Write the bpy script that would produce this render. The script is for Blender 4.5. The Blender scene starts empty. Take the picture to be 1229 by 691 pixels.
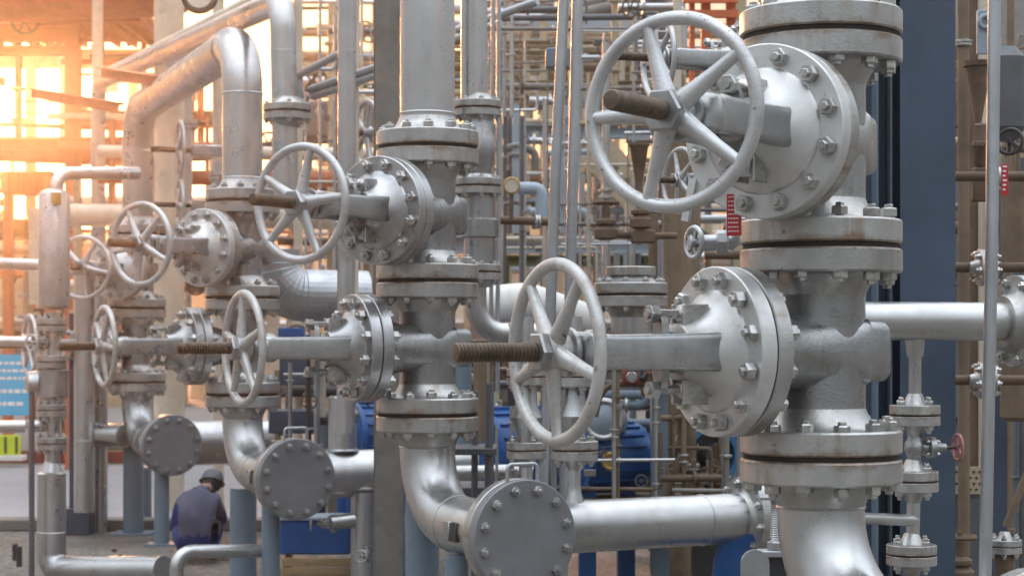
import bpy, math, random
from mathutils import Vector, Matrix
import numpy as np
R_ = math.radians
random.seed(7)
scene = bpy.context.scene
COL = scene.collection

# ------------------------------------------------------------------ camera
F_PX, CX, CY, H = 2250.0, 614.5, 410.0, 1.7
cam_data = bpy.data.cameras.new('camera')
cam = bpy.data.objects.new('camera', cam_data)
COL.objects.link(cam)
cam.location = (0, 0, H)
cam.rotation_euler = (R_(90), 0, 0)
cam_data.sensor_width = 36.0
cam_data.lens = 36.0 * F_PX / 1229.0
cam_data.shift_y = (CY - 345.5) / 1229.0
cam_data.clip_start, cam_data.clip_end = 0.05, 3000
cam_data.dof.use_dof = True
cam_data.dof.focus_distance = 6.7
cam_data.dof.aperture_fstop = 5.0
scene.camera = cam

# ------------------------------------------------------------------ sky, sun, exposure
SUN_AZ, SUN_EL = -15.0, 7.5        # degrees left of the view direction (+Y), degrees up
VEIL = (20.5, 22.0, 24.0)              # radiance of the cloud veil with added top light at the zenith, before the 0.05 strength
world = bpy.data.worlds.new('World')
scene.world = world
world.use_nodes = True
wn = world.node_tree.nodes
wl = world.node_tree.links
bg = wn['Background']
sky = wn.new('ShaderNodeTexSky')
sky.sky_type = 'NISHITA'
sky.sun_disc = False
sky.sun_elevation = R_(SUN_EL)
sky.sun_rotation = R_(SUN_AZ)
sky.air_density, sky.dust_density, sky.ozone_density = 1.6, 6.0, 1.5
# cloud veil over the clear sky, zenith steepened as an added top key light
tcw = wn.new('ShaderNodeTexCoord')
sep = wn.new('ShaderNodeSeparateXYZ')
wl.new(tcw.outputs['Generated'], sep.inputs[0])
grad = wn.new('ShaderNodeMapRange')
pw = wn.new('ShaderNodeMath'); pw.operation = 'POWER'; pw.use_clamp = True
wl.new(sep.outputs['Z'], pw.inputs[0]); pw.inputs[1].default_value = 1.35
wl.new(pw.outputs[0], grad.inputs['Value'])
for k_, v_ in (('From Min', 0.0), ('From Max', 1.0), ('To Min', 0.12), ('To Max', 2.0)):
    grad.inputs[k_].default_value = v_
veil = wn.new('ShaderNodeVectorMath'); veil.operation = 'SCALE'
veil.inputs[0].default_value = VEIL
wl.new(grad.outputs[0], veil.inputs['Scale'])
addw = wn.new('ShaderNodeVectorMath'); addw.operation = 'ADD'
wl.new(sky.outputs[0], addw.inputs[0]); wl.new(veil.outputs[0], addw.inputs[1])
wl.new(addw.outputs[0], bg.inputs[0])
bg.inputs[1].default_value = 0.05
sun_data = bpy.data.lights.new('sun', 'SUN')
sun_data.energy = 5.0
sun_data.angle = R_(6.0)
sun_data.color = (1.0, 0.40, 0.15)
sun = bpy.data.objects.new('sun', sun_data)
COL.objects.link(sun)
sun_dir = Vector((math.sin(R_(SUN_AZ)) * math.cos(R_(SUN_EL)), math.cos(R_(SUN_AZ)) * math.cos(R_(SUN_EL)), math.sin(R_(SUN_EL))))
sun.rotation_euler = sun_dir.to_track_quat('Z', 'Y').to_euler()
vs = scene.view_settings
vs.view_transform = 'Standard'
vs.look = 'None'
vs.exposure = 0.4
vs.gamma = 1.0
vs.use_curve_mapping = False
scene.cycles.use_denoising = True
scene.cycles.max_bounces = 8
scene.cycles.volume_bounces = 0

# ------------------------------------------------------------------ helpers
def P(px, py, Y):
    return Vector(((px - CX) / F_PX * Y, Y, H + (CY - py) / F_PX * Y))
def W(n, Y):                      # size in metres of n photograph pixels at depth Y
    return n * Y / F_PX
I4 = Matrix.Identity(4)
def T(x, y=0, z=0):
    return Matrix.Translation(x if isinstance(x, Vector) else Vector((x, y, z)))
def RZ(d): return Matrix.Rotation(R_(d), 4, 'Z')
def RX(d): return Matrix.Rotation(R_(d), 4, 'X')
def RY(d): return Matrix.Rotation(R_(d), 4, 'Y')
def AX(loc, d):                   # local Z -> direction d, at loc
    return Matrix.Translation(Vector(loc)) @ Vector(d).to_track_quat('Z', 'Y').to_matrix().to_4x4()

class MB:
    def __init__(s): s.v = []; s.f = []
    def add(s, vs_, fs, M=None):
        o = len(s.v)
        s.v += [tuple(M @ Vector(v)) if M is not None else tuple(v) for v in vs_]
        s.f += [tuple(i + o for i in f) for f in fs]
        return s
    def lathe(s, prof, M=None, seg=24, cap=(True, True), ph=0.0):
        vs_, fs = [], []
        for r, z in prof:
            for k in range(seg):
                a = 2 * math.pi * k / seg + ph
                vs_.append((r * math.cos(a), r * math.sin(a), z))
        n = len(prof)
        for i in range(n - 1):
            for k in range(seg):
                k2 = (k + 1) % seg
                fs.append((i*seg+k, i*seg+k2, (i+1)*seg+k2, (i+1)*seg+k))
        if cap[0]: fs.append(tuple(reversed(range(seg))))
        if cap[1]: fs.append(tuple((n-1)*seg + k for k in range(seg)))
        return s.add(vs_, fs, M)
    def cyl(s, r, z0, z1, M=None, seg=16, c=None):
        c = min(r, abs(z1 - z0)) * 0.12 if c is None else c
        if c <= 0: return s.lathe([(r, z0), (r, z1)], M, seg)
        return s.lathe([(r-c, z0), (r, z0+c), (r, z1-c), (r-c, z1)], M, seg)
    def ring(s, ro, ri, z0, z1, M=None, seg=40, c=0.004):
        prof = [(ri, z0), (ro-c, z0), (ro, z0+c), (ro, z1-c), (ro-c, z1), (ri, z1)]
        vs_, fs = [], []
        for r, z in prof:
            for k in range(seg):
                a = 2*math.pi*k/seg
                vs_.append((r*math.cos(a), r*math.sin(a), z))
        n = len(prof)
        for i in range(n):
            j = (i+1) % n
            for k in range(seg):
                k2 = (k+1) % seg
                fs.append((i*seg+k, i*seg+k2, j*seg+k2, j*seg+k))
        return s.add(vs_, fs, M)
    def torus(s, R, r, M=None, seg=40, rs=10, sy=1.0):
        vs_, fs = [], []
        for i in range(seg):
            a = 2*math.pi*i/seg
            for j in range(rs):
                b = 2*math.pi*j/rs
                q = R + r*math.cos(b)
                vs_.append((q*math.cos(a), q*math.sin(a), r*sy*math.sin(b)))
        for i in range(seg):
            for j in range(rs):
                i2, j2 = (i+1) % seg, (j+1) % rs
                fs.append((i*rs+j, i2*rs+j, i2*rs+j2, i*rs+j2))
        return s.add(vs_, fs, M)
    def tube(s, pts, r, seg=14, M=None, caps=True):
        pts = [Vector(p) for p in pts]
        n = len(pts)
        rr = [r]*n if isinstance(r, (int, float)) else r
        tan = []
        for i in range(n):
            a = pts[max(i-1, 0)]; b = pts[min(i+1, n-1)]
            tan.append((b-a).normalized())
        up = Vector((0, 0, 1)) if abs(tan[0].z) < 0.9 else Vector((1, 0, 0))
        nx = tan[0].cross(up).normalized()
        vs_, fs = [], []
        for i in range(n):
            nx = (nx - tan[i]*nx.dot(tan[i])).normalized()
            ny = tan[i].cross(nx)
            k0 = 1.0
            if 0 < i < n-1:
                c = (pts[i]-pts[i-1]).normalized().dot(tan[i]); k0 = 1.0/max(c, 0.5)
            for k in range(seg):
                a = 2*math.pi*k/seg
                vs_.append(pts[i] + (nx*math.cos(a) + ny*math.sin(a))*rr[i])
        for i in range(n-1):
            for k in range(seg):
                k2 = (k+1) % seg
                fs.append((i*seg+k, i*seg+k2, (i+1)*seg+k2, (i+1)*seg+k))
        if caps:
            fs.append(tuple(reversed(range(seg)))); fs.append(tuple((n-1)*seg+k for k in range(seg)))
        return s.add(vs_, fs, M)
    def box(s, x0, x1, y0, y1, z0, z1, M=None, b=0.0):
        if b <= 0:
            v = [(x, y, z) for z in (z0, z1) for y in (y0, y1) for x in (x0, x1)]
            return s.add(v, [(0,2,3,1), (4,5,7,6), (0,1,5,4), (2,6,7,3), (0,4,6,2), (1,3,7,5)], M)
        # chamfered box: 8 corners x 3 vertices
        cs = []
        for z, sz in ((z0, 1), (z1, -1)):
            for y, sy in ((y0, 1), (y1, -1)):
                for x, sx in ((x0, 1), (x1, -1)):
                    cs += [(x, y+sy*b, z+sz*b), (x+sx*b, y, z+sz*b), (x+sx*b, y+sy*b, z)]
        def c(ix, iy, iz, k): return ((iz*2+iy)*2+ix)*3+k
        fs = []
        fs.append((c(0,0,0,0), c(0,0,1,0), c(0,1,1,0), c(0,1,0,0)))
        fs.append((c(1,0,0,0), c(1,1,0,0), c(1,1,1,0), c(1,0,1,0)))
        fs.append((c(0,0,0,1), c(1,0,0,1), c(1,0,1,1), c(0,0,1,1)))
        fs.append((c(0,1,0,1), c(0,1,1,1), c(1,1,1,1), c(1,1,0,1)))
        fs.append((c(0,0,0,2), c(0,1,0,2), c(1,1,0,2), c(1,0,0,2)))
        fs.append((c(0,0,1,2), c(1,0,1,2), c(1,1,1,2), c(0,1,1,2)))
        for iy in (0, 1):
            for iz in (0, 1):
                fs.append((c(0,iy,iz,1), c(1,iy,iz,1), c(1,iy,iz,2), c(0,iy,iz,2)))
        for ix in (0, 1):
            for iz in (0, 1):
                fs.append((c(ix,0,iz,0), c(ix,1,iz,0), c(ix,1,iz,2), c(ix,0,iz,2)))
            for iy in (0, 1):
                fs.append((c(ix,iy,0,0), c(ix,iy,1,0), c(ix,iy,1,1), c(ix,iy,0,1)))
        for ix in (0, 1):
            for iy in (0, 1):
                for iz in (0, 1):
                    fs.append((c(ix,iy,iz,0), c(ix,iy,iz,1), c(ix,iy,iz,2)))
        return s.add(cs, fs, M)
    def loft(s, rings, M=None):       # rings: lists of equal-length points
        n = len(rings[0]); vs_ = [p for r in rings for p in r]; fs = []
        for i in range(len(rings)-1):
            for k in range(n):
                k2 = (k+1) % n
                fs.append((i*n+k, i*n+k2, (i+1)*n+k2, (i+1)*n+k))
        fs.append(tuple(reversed(range(n)))); fs.append(tuple((len(rings)-1)*n+k for k in range(n)))
        return s.add(vs_, fs, M)
    def extrude(s, poly, z0, z1, M=None):
        return s.loft([[(x, y, z0) for x, y in poly], [(x, y, z1) for x, y in poly]], M)
    def mesh(s, name, mat, sharp=38):
        me = bpy.data.meshes.new(name)
        me.from_pydata(s.v, [], s.f)
        me.update()
        import bmesh
        bm = bmesh.new(); bm.from_mesh(me)
        bmesh.ops.recalc_face_normals(bm, faces=bm.faces)
        bm.to_mesh(me); bm.free()
        me.polygons.foreach_set('use_smooth', [True]*len(me.polygons))
        me.set_sharp_from_angle(angle=R_(sharp))
        if mat: me.materials.append(mat)
        return me

def fillet(pts, R, n=8):
    pts = [Vector(p) for p in pts]
    out = [pts[0]]
    for i in range(1, len(pts)-1):
        a, b, c = pts[i-1], pts[i], pts[i+1]
        u = (a-b).normalized(); w = (c-b).normalized()
        half = math.acos(max(-1, min(1, u.dot(w))))/2
        d = min(R/math.tan(half), (a-b).length*0.98, (c-b).length*0.98)
        r = d*math.tan(half)
        cen = b + (u+w).normalized()*(r/math.sin(half))
        p0 = b+u*d; p1 = b+w*d
        v0 = p0-cen; v1 = p1-cen
        ang = v0.angle(v1); axis = v0.cross(v1).normalized()
        for k in range(n+1):
            out.append(cen + Matrix.Rotation(ang*k/n, 3, axis) @ v0)
    out.append(pts[-1])
    return out

def obj(name, mesh, parent=None, M=None):
    o = bpy.data.objects.new(name, mesh)
    COL.objects.link(o)
    if parent is not None: o.parent = parent
    if M is not None: o.matrix_basis = M
    return o
def part(name, mb, mat, parent, M=None, sharp=38):
    return obj(name, mb.mesh(name, mat, sharp), parent, M)
def tag(o, label, cat, group=None):
    o['label'] = label; o['category'] = cat
    if group: o['group'] = group
    return o
def thing(name, label, cat, loc=(0, 0, 0), rz=0.0, group=None, M=None):
    o = bpy.data.objects.new(name, None)
    o.empty_display_size = 0.1
    COL.objects.link(o)
    o.matrix_basis = M if M is not None else T(Vector(loc)) @ RZ(rz)
    return tag(o, label, cat, group)
def single(name, label, cat, mb, mat, group=None, M=None, sharp=38):
    return tag(obj(name, mb.mesh(name, mat, sharp), None, M), label, cat, group)
def structure(name, mb, mat, M=None):
    o = obj(name, mb.mesh(name, mat), None, M); o['kind'] = 'structure'; return o
def copy_tree(o, parent=None, M=None, label=None, group=None):
    c = o.copy(); COL.objects.link(c); c.parent = parent
    if M is not None: c.matrix_basis = M
    if label: c['label'] = label
    if group: c['group'] = group
    for ch in list(o.children): copy_tree(ch, c)
    return c

# ------------------------------------------------------------------ materials
def mat_new(name):
    m = bpy.data.materials.new(name); m.use_nodes = True
    nt = m.node_tree
    return m, nt, nt.nodes, nt.links, nt.nodes['Principled BSDF']
def coords(nt, N, L, scale=(1, 1, 1)):
    tc = N.new('ShaderNodeTexCoord'); oi = N.new('ShaderNodeObjectInfo')
    mp = N.new('ShaderNodeMapping'); mp.inputs['Scale'].default_value = scale
    mul = N.new('ShaderNodeVectorMath'); mul.operation = 'SCALE'
    cmb = N.new('ShaderNodeCombineXYZ')
    for k in range(3): L.new(oi.outputs['Random'], cmb.inputs[k])
    mul.inputs['Scale'].default_value = 37.0
    L.new(cmb.outputs[0], mul.inputs[0])
    ad = N.new('ShaderNodeVectorMath'); ad.operation = 'ADD'
    L.new(tc.outputs['Object'], ad.inputs[0]); L.new(mul.outputs[0], ad.inputs[1])
    L.new(ad.outputs[0], mp.inputs['Vector'])
    return mp.outputs['Vector']
def noise(N, L, vec, scale, detail=4, rough=0.55):
    n = N.new('ShaderNodeTexNoise'); n.inputs['Scale'].default_value = scale
    n.inputs['Detail'].default_value = detail; n.inputs['Roughness'].default_value = rough
    L.new(vec, n.inputs['Vector']); return n.outputs['Fac']
def ramp(N, L, fac, stops):
    r = N.new('ShaderNodeValToRGB')
    el = r.color_ramp.elements
    while len(el) < len(stops): el.new(0.5)
    for e, (p, c) in zip(el, stops):
        e.position = p; e.color = (c[0], c[1], c[2], 1) if not isinstance(c, (int, float)) else (c, c, c, 1)
    L.new(fac, r.inputs[0]); return r.outputs[0]
def mix(N, L, fac, a, b):
    m = N.new('ShaderNodeMix'); m.data_type = 'RGBA'
    if isinstance(fac, (int, float)): m.inputs[0].default_value = fac
    else: L.new(fac, m.inputs[0])
    for i, x in ((6, a), (7, b)):
        if isinstance(x, tuple): m.inputs[i].default_value = (*x[:3], 1)
        else: L.new(x, m.inputs[i])
    return m.outputs[2]
def bump(N, L, h, strength, dist, bs):
    b = N.new('ShaderNodeBump'); b.inputs['Strength'].default_value = strength
    b.inputs['Distance'].default_value = dist
    L.new(h, b.inputs['Height']); L.new(b.outputs[0], bs.inputs['Normal'])

def painted(name, base, var=0.12, metallic=0.0, rough=0.45, dirt=0.35, dirt_col=(0.16, 0.13, 0.10),
            rust=0.0, rust_col=(0.22, 0.09, 0.03), chips=0.0, chip_col=(0.10, 0.08, 0.07), bmp=0.25, bscale=90, bdist=0.002,
            stretch=(1, 1, 1), scale=1.0, streak=0.0, streak_col=(0.26, 0.17, 0.07), joint_rust=0.0):
    m, nt, N, L, bs = mat_new(name)
    v = coords(nt, N, L, stretch)
    n1 = noise(N, L, v, 3.2*scale, 6, 0.6)
    lo = tuple(c*(1-var) for c in base); hi = tuple(min(1, c*(1+var)) for c in base)
    col = ramp(N, L, n1, [(0.3, lo), (0.7, hi)])
    if dirt > 0:
        n2 = noise(N, L, v, 7.0*scale, 8, 0.68)
        f2 = ramp(N, L, n2, [(0.50, 0.0), (0.72, dirt)])
        col = mix(N, L, f2, col, dirt_col)
    met = None
    if rust > 0:
        n3 = noise(N, L, v, 11.0*scale, 9, 0.72)
        f3 = ramp(N, L, n3, [(0.66-rust*0.2, 0.0), (0.70-rust*0.12, 0.85)])
        col = mix(N, L, f3, col, rust_col); met = f3
    if chips > 0:
        n4 = noise(N, L, v, 60.0*scale, 3, 0.6)
        f4 = ramp(N, L, n4, [(0.70-chips*0.1, 0.0), (0.72-chips*0.1, 1.0)])
        col = mix(N, L, f4, col, chip_col)
    if streak > 0:
        mp2 = N.new('ShaderNodeMapping'); mp2.inputs['Scale'].default_value = (14, 14, 1.6); L.new(v, mp2.inputs['Vector'])
        n5 = noise(N, L, mp2.outputs[0], 1.6, 7, 0.65)
        n6 = noise(N, L, v, 4.5, 4)
        mu = N.new('ShaderNodeMath'); mu.operation = 'MULTIPLY'
        L.new(ramp(N, L, n5, [(0.48, 0.0), (0.66, 1.0)]), mu.inputs[0]); L.new(ramp(N, L, n6, [(0.40, 0.0), (0.62, streak)]), mu.inputs[1])
        col = mix(N, L, mu.outputs[0], col, streak_col)
    if joint_rust > 0:               # rust bleeding out of the joint at the flange face (local z = 0)
        tj = N.new('ShaderNodeTexCoord'); sj = N.new('ShaderNodeSeparateXYZ'); L.new(tj.outputs['Object'], sj.inputs[0])
        mj = N.new('ShaderNodeMapRange'); L.new(sj.outputs['Z'], mj.inputs['Value'])
        mj.inputs['From Min'].default_value = 0.0; mj.inputs['From Max'].default_value = 0.06
        mj.inputs['To Min'].default_value = 0.30; mj.inputs['To Max'].default_value = -0.12
        nj = noise(N, L, v, 9.0, 8, 0.7)
        aj = N.new('ShaderNodeMath'); aj.operation = 'ADD'; L.new(nj, aj.inputs[0]); L.new(mj.outputs[0], aj.inputs[1])
        col = mix(N, L, ramp(N, L, aj.outputs[0], [(0.66, 0.0), (0.84, joint_rust)]), col, (0.21, 0.095, 0.028))
    L.new(col, bs.inputs['Base Color'])
    bs.inputs['Metallic'].default_value = metallic
    if met is not None and metallic > 0:
        mm = N.new('ShaderNodeMath'); mm.operation = 'MULTIPLY_ADD'
        L.new(met, mm.inputs[0]); mm.inputs[1].default_value = -metallic; mm.inputs[2].default_value = metallic
        L.new(mm.outputs[0], bs.inputs['Metallic'])
    rr = ramp(N, L, noise(N, L, v, 14*scale, 5), [(0.3, max(0.05, rough-0.1)), (0.7, min(1, rough+0.12))])
    L.new(rr, bs.inputs['Roughness'])
    if bmp > 0: bump(N, L, noise(N, L, v, bscale, 3), bmp, bdist, bs)
    return m

M_SILVER = painted('silver_paint', (0.43, 0.433, 0.438), 0.22, 0.90, 0.33, 0.40, (0.20, 0.18, 0.16), rust=0.05, bmp=0.22, bscale=70, streak=0.35, streak_col=(0.22, 0.19, 0.16))
M_CAST = painted('silver_casting', (0.36, 0.365, 0.37), 0.26, 0.92, 0.32, 0.45, (0.19, 0.175, 0.155), rust=0.06, bmp=0.55, bscale=110, streak=0.5, streak_col=(0.20, 0.17, 0.13))
M_BONNET = painted('pale_silver_bonnet', (0.60, 0.598, 0.59), 0.08, 0.70, 0.46, 0.28, (0.36, 0.33, 0.29), rust=0.06, bmp=0.28, bscale=110, streak=0.25, streak_col=(0.33, 0.28, 0.22))
M_FLANGE = painted('silver_flange', (0.43, 0.428, 0.42), 0.2, 0.85, 0.35, 0.5, (0.25, 0.22, 0.17), rust=0.14, rust_col=(0.17, 0.08, 0.03), bmp=0.4, bscale=120, streak=0.8, streak_col=(0.23, 0.14, 0.06))
M_JFLANGE = painted('stained_flange', (0.45, 0.448, 0.44), 0.2, 0.82, 0.37, 0.5, (0.25, 0.22, 0.17), rust=0.06, rust_col=(0.17, 0.08, 0.03), bmp=0.4, bscale=120, streak=0.6, streak_col=(0.24, 0.16, 0.08), joint_rust=0.6)
M_PIPE = painted('aluminium_pipe', (0.52, 0.52, 0.52), 0.10, 0.92, 0.33, 0.25, (0.34, 0.32, 0.30), bmp=0.08, bscale=60, scale=0.7, streak=0.25, streak_col=(0.33, 0.29, 0.25))
M_BLIND = painted('dull_grey_plate', (0.23, 0.232, 0.245), 0.12, 0.4, 0.50, 0.35, (0.17, 0.155, 0.14), bmp=0.3, bscale=130)
M_BOLT = painted('bolt_zinc', (0.50, 0.495, 0.48), 0.3, 0.85, 0.32, 0.6, (0.16, 0.12, 0.09), rust=0.22, bmp=0.2, scale=4)
M_WHEEL = painted('handwheel_paint', (0.52, 0.522, 0.525), 0.16, 0.6, 0.36, 0.6, (0.24, 0.215, 0.19), chips=0.12, bmp=0.5, bscale=140)
M_WHEEL2 = painted('chipped_handwheel_paint', (0.50, 0.495, 0.48), 0.2, 0.5, 0.42, 0.7, (0.22, 0.19, 0.16), rust=0.18, rust_col=(0.16, 0.09, 0.05), chips=0.35, bmp=0.6, bscale=140)
M_WHEELRED = painted('faded_red_wheel', (0.40, 0.17, 0.16), 0.2, 0.2, 0.45, 0.95, (0.45, 0.40, 0.38), chips=0.4, bmp=0.3, scale=3)
M_STEM = painted('rusty_stem', (0.12, 0.092, 0.068), 0.35, 0.6, 0.42, 0.6, (0.06, 0.04, 0.028), rust=0.3, rust_col=(0.17, 0.09, 0.04), bmp=0.4, scale=3)
M_GASKET = painted('rusted_gasket', (0.022, 0.017, 0.013), 0.4, 0.0, 0.9, 0.4, (0.06, 0.032, 0.014), rust=0.12, rust_col=(0.14, 0.065, 0.02), scale=3)
M_BLUE = painted('slate_blue_paint', (0.044, 0.066, 0.105), 0.2, 0.0, 0.42, 0.4, (0.045, 0.055, 0.07), bmp=0.2, bscale=60, streak=0.5, streak_col=(0.06, 0.075, 0.10))
M_POST = painted('blue_grey_post', (0.15, 0.20, 0.25), 0.10, 0.0, 0.5, 0.3, (0.09, 0.10, 0.11), bmp=0.2)
M_COLBROWN = painted('weathered_steel', (0.20, 0.185, 0.165), 0.18, 0.1, 0.6, 0.5, (0.10, 0.085, 0.07), rust=0.2, bmp=0.4)
M_RUST = painted('rusty_iron', (0.135, 0.088, 0.056), 0.3, 0.15, 0.7, 0.5, (0.06, 0.042, 0.03), rust=0.35, rust_col=(0.20, 0.10, 0.045), bmp=0.6)
M_BROWNPIPE = painted('brown_lagging', (0.17, 0.12, 0.075), 0.25, 0.0, 0.65, 0.55, (0.08, 0.056, 0.038), bmp=0.4, streak=0.5, streak_col=(0.26, 0.19, 0.12))
M_BEIGE = painted('beige_paint', (0.42, 0.34, 0.225), 0.18, 0.0, 0.55, 0.5, (0.20, 0.15, 0.09), bmp=0.2)
M_CREAM = painted('cream_pipe', (0.58, 0.51, 0.41), 0.14, 0.1, 0.5, 0.45, (0.30, 0.23, 0.16), bmp=0.2)
M_FARBLUE = painted('pale_blue_beam', (0.30, 0.37, 0.43), 0.10, 0.0, 0.5, 0.3, (0.2, 0.2, 0.2), bmp=0.2)
M_ORANGE = painted('orange_steel', (0.55, 0.12, 0.035), 0.15, 0.0, 0.5, 0.3, (0.25, 0.08, 0.04), bmp=0.2)
M_SALMON = painted('glow_tinted_steel', (0.50, 0.16, 0.085), 0.18, 0.0, 0.6, 0.4, (0.26, 0.10, 0.05), bmp=0.2)  # upper-left steel: the warm glow's tint is put into the base colour
M_MOTOR = painted('motor_blue', (0.016, 0.095, 0.30), 0.25, 0.0, 0.38, 0.6, (0.05, 0.07, 0.11), bmp=0.2)
M_BLACK = painted('dark_iron', (0.035, 0.035, 0.038), 0.2, 0.1, 0.5, 0.4, (0.06, 0.05, 0.04), bmp=0.3)
M_DARKGREY = painted('dark_grey_steel', (0.10, 0.105, 0.115), 0.2, 0.2, 0.5, 0.4, (0.07, 0.06, 0.05), bmp=0.3)
M_BRASS = painted('brass', (0.45, 0.30, 0.10), 0.2, 0.7, 0.4, 0.4, (0.2, 0.12, 0.05), bmp=0.2)
M_RED = painted('red_plastic', (0.42, 0.02, 0.025), 0.1, 0.0, 0.4, 0.15, (0.2, 0.02, 0.02), bmp=0.1)
M_WHITE = painted('white_paint', (0.78, 0.77, 0.74), 0.06, 0.0, 0.45, 0.25, (0.5, 0.46, 0.4), bmp=0.1)
M_GREEN = painted('green_paint', (0.05, 0.13, 0.05), 0.15, 0.0, 0.5, 0.3, (0.04, 0.06, 0.03), bmp=0.2)
M_WOOD = painted('raw_timber', (0.40, 0.27, 0.14), 0.2, 0.0, 0.75, 0.5, (0.2, 0.12, 0.06), bmp=0.4, stretch=(1, 1, 8))
M_GALV = painted('galvanised_tube', (0.44, 0.46, 0.48), 0.12, 0.8, 0.38, 0.35, (0.25, 0.24, 0.23), bmp=0.15, streak=0.3)
M_CONCRETE = painted('concrete', (0.15, 0.145, 0.138), 0.14, 0.0, 0.85, 0.4, (0.22, 0.2, 0.17), bmp=0.5, bscale=30, bdist=0.004)
M_ASPHALT = painted('asphalt', (0.27, 0.28, 0.30), 0.15, 0.0, 0.85, 0.35, (0.34, 0.31, 0.27), bmp=0.6, bscale=120, scale=0.15)
M_BRICK = painted('dark_red_kerb', (0.20, 0.045, 0.04), 0.2, 0.0, 0.8, 0.3, (0.1, 0.04, 0.04), bmp=0.4)

def gravel_material():
    m, nt, N, L, bs = mat_new('oily_gravel')
    v = coords(nt, N, L)
    vo = N.new('ShaderNodeTexVoronoi'); vo.inputs['Scale'].default_value = 38; L.new(v, vo.inputs['Vector'])
    c1 = ramp(N, L, vo.outputs['Color'], [(0.0, (0.07, 0.062, 0.055)), (0.5, (0.17, 0.155, 0.135)), (1.0, (0.28, 0.25, 0.21))])
    c2 = mix(N, L, ramp(N, L, noise(N, L, v, 0.9, 6, 0.65), [(0.45, 0.0), (0.7, 0.75)]), c1, (0.06, 0.055, 0.05))
    L.new(c2, bs.inputs['Base Color']); bs.inputs['Roughness'].default_value = 0.85
    bump(N, L, vo.outputs['Distance'], 0.8, 0.02, bs)
    return m
M_GROUND = gravel_material()

# ------------------------------------------------------------------ gate valve (flange 0.5 m across, stem along local -Y)
JOINT = 0.3235
FR, FT = 0.25, 0.074          # pipe flange radius, thickness
def hexbolt_mesh(name, length, rs=0.0135, rn=0.0255, hn=0.025, tail=0.011, mat=M_BOLT):
    L2 = length/2
    pr = [(rs*0.8, -L2-hn-tail), (rs, -L2-hn-tail*0.8), (rs, -L2-hn), (rn*0.9, -L2-hn), (rn, -L2-hn*0.85), (rn, -L2), (rs, -L2),
          (rs, L2), (rn, L2), (rn, L2+hn*0.85), (rn*0.9, L2+hn), (rs, L2+hn), (rs, L2+hn+tail*0.8), (rs*0.8, L2+hn+tail)]
    return MB().lathe(pr, None, 6).mesh(name, mat, 30)
ME_BOLT = hexbolt_mesh('flange_bolt', 2*FT+0.016)
ME_BBOLT = hexbolt_mesh('bonnet_bolt', 0.114, 0.0135, 0.0265, 0.028, 0.013)
brnd = random.Random(5)
def bolt_circle(parent, me, r, n, M=None, ph=0.0, name='bolt', skip=()):
    for k in range(n):
        if k in skip: continue
        a = 2*math.pi*k/n + ph
        m = T(r*math.cos(a), r*math.sin(a), brnd.uniform(-0.006, 0.006)) @ RZ(brnd.uniform(0, 60)) @ Matrix.Scale(brnd.uniform(0.97, 1.04), 4, (0, 0, 1))
        obj(name, me, parent, (M @ m) if M is not None else m)
ME_FLANGE = MB().lathe([(0.14, 0), (FR-0.006, 0), (FR, 0.006), (FR, FT-0.006), (FR-0.006, FT), (0.185, FT), (0.165, FT+0.012), (0.142, FT+0.055), (0.137, FT+0.07)], None, 56).mesh('pipe_flange', M_JFLANGE, 40)
ME_GASKET = MB().ring(FR-0.010, 0.13, -0.0078, 0.0078, seg=40, c=0.001).mesh('gasket', M_GASKET)

def rrect(w, h, y, n=6, p=0.42):
    r = min(w, h)*p; out = []
    for cx, cz, a0 in ((w/2-r, h/2-r, 0), (-w/2+r, h/2-r, 90), (-w/2+r, -h/2+r, 180), (w/2-r, -h/2+r, 270)):
        for k in range(n+1):
            a = R_(a0 + 90*k/n)
            out.append((cx + r*math.cos(a), y, cz + r*math.sin(a)))
    return out
def make_handwheel(parent, M, Rw=0.253, rt=0.0195, spokes=5, hub=0.055, mat=M_WHEEL, detail=True):
    rim = part('handwheel', MB().torus(Rw, rt, None, 72 if detail else 36, 14 if detail else 8, 0.92), mat, parent, M, 60)
    sp = MB()
    rings = []
    for t, w, h in ((0.035, 0.068, 0.050), (0.09, 0.054, 0.042), (0.17, 0.041, 0.034), (Rw-0.02, 0.036, 0.030), (Rw-0.004, 0.050, 0.032)):
        rings.append([(t*Rw/0.255 if t < 0.2 else t, w*math.cos(a)/2, h*math.sin(a)/2 + 0.012*(1-t/Rw)) for a in [2*math.pi*k/10 for k in range(10)]])
    me = sp.loft(rings).mesh('spoke', mat, 60)
    for k in range(spokes):
        obj('spoke', me, rim, RZ(360*k/spokes))
    part('hub', MB().lathe([(0.03, -0.04), (hub, -0.036), (hub, 0.02), (hub*0.86, 0.045), (0.03, 0.045)], None, 24), mat, rim)
    return rim
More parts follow.
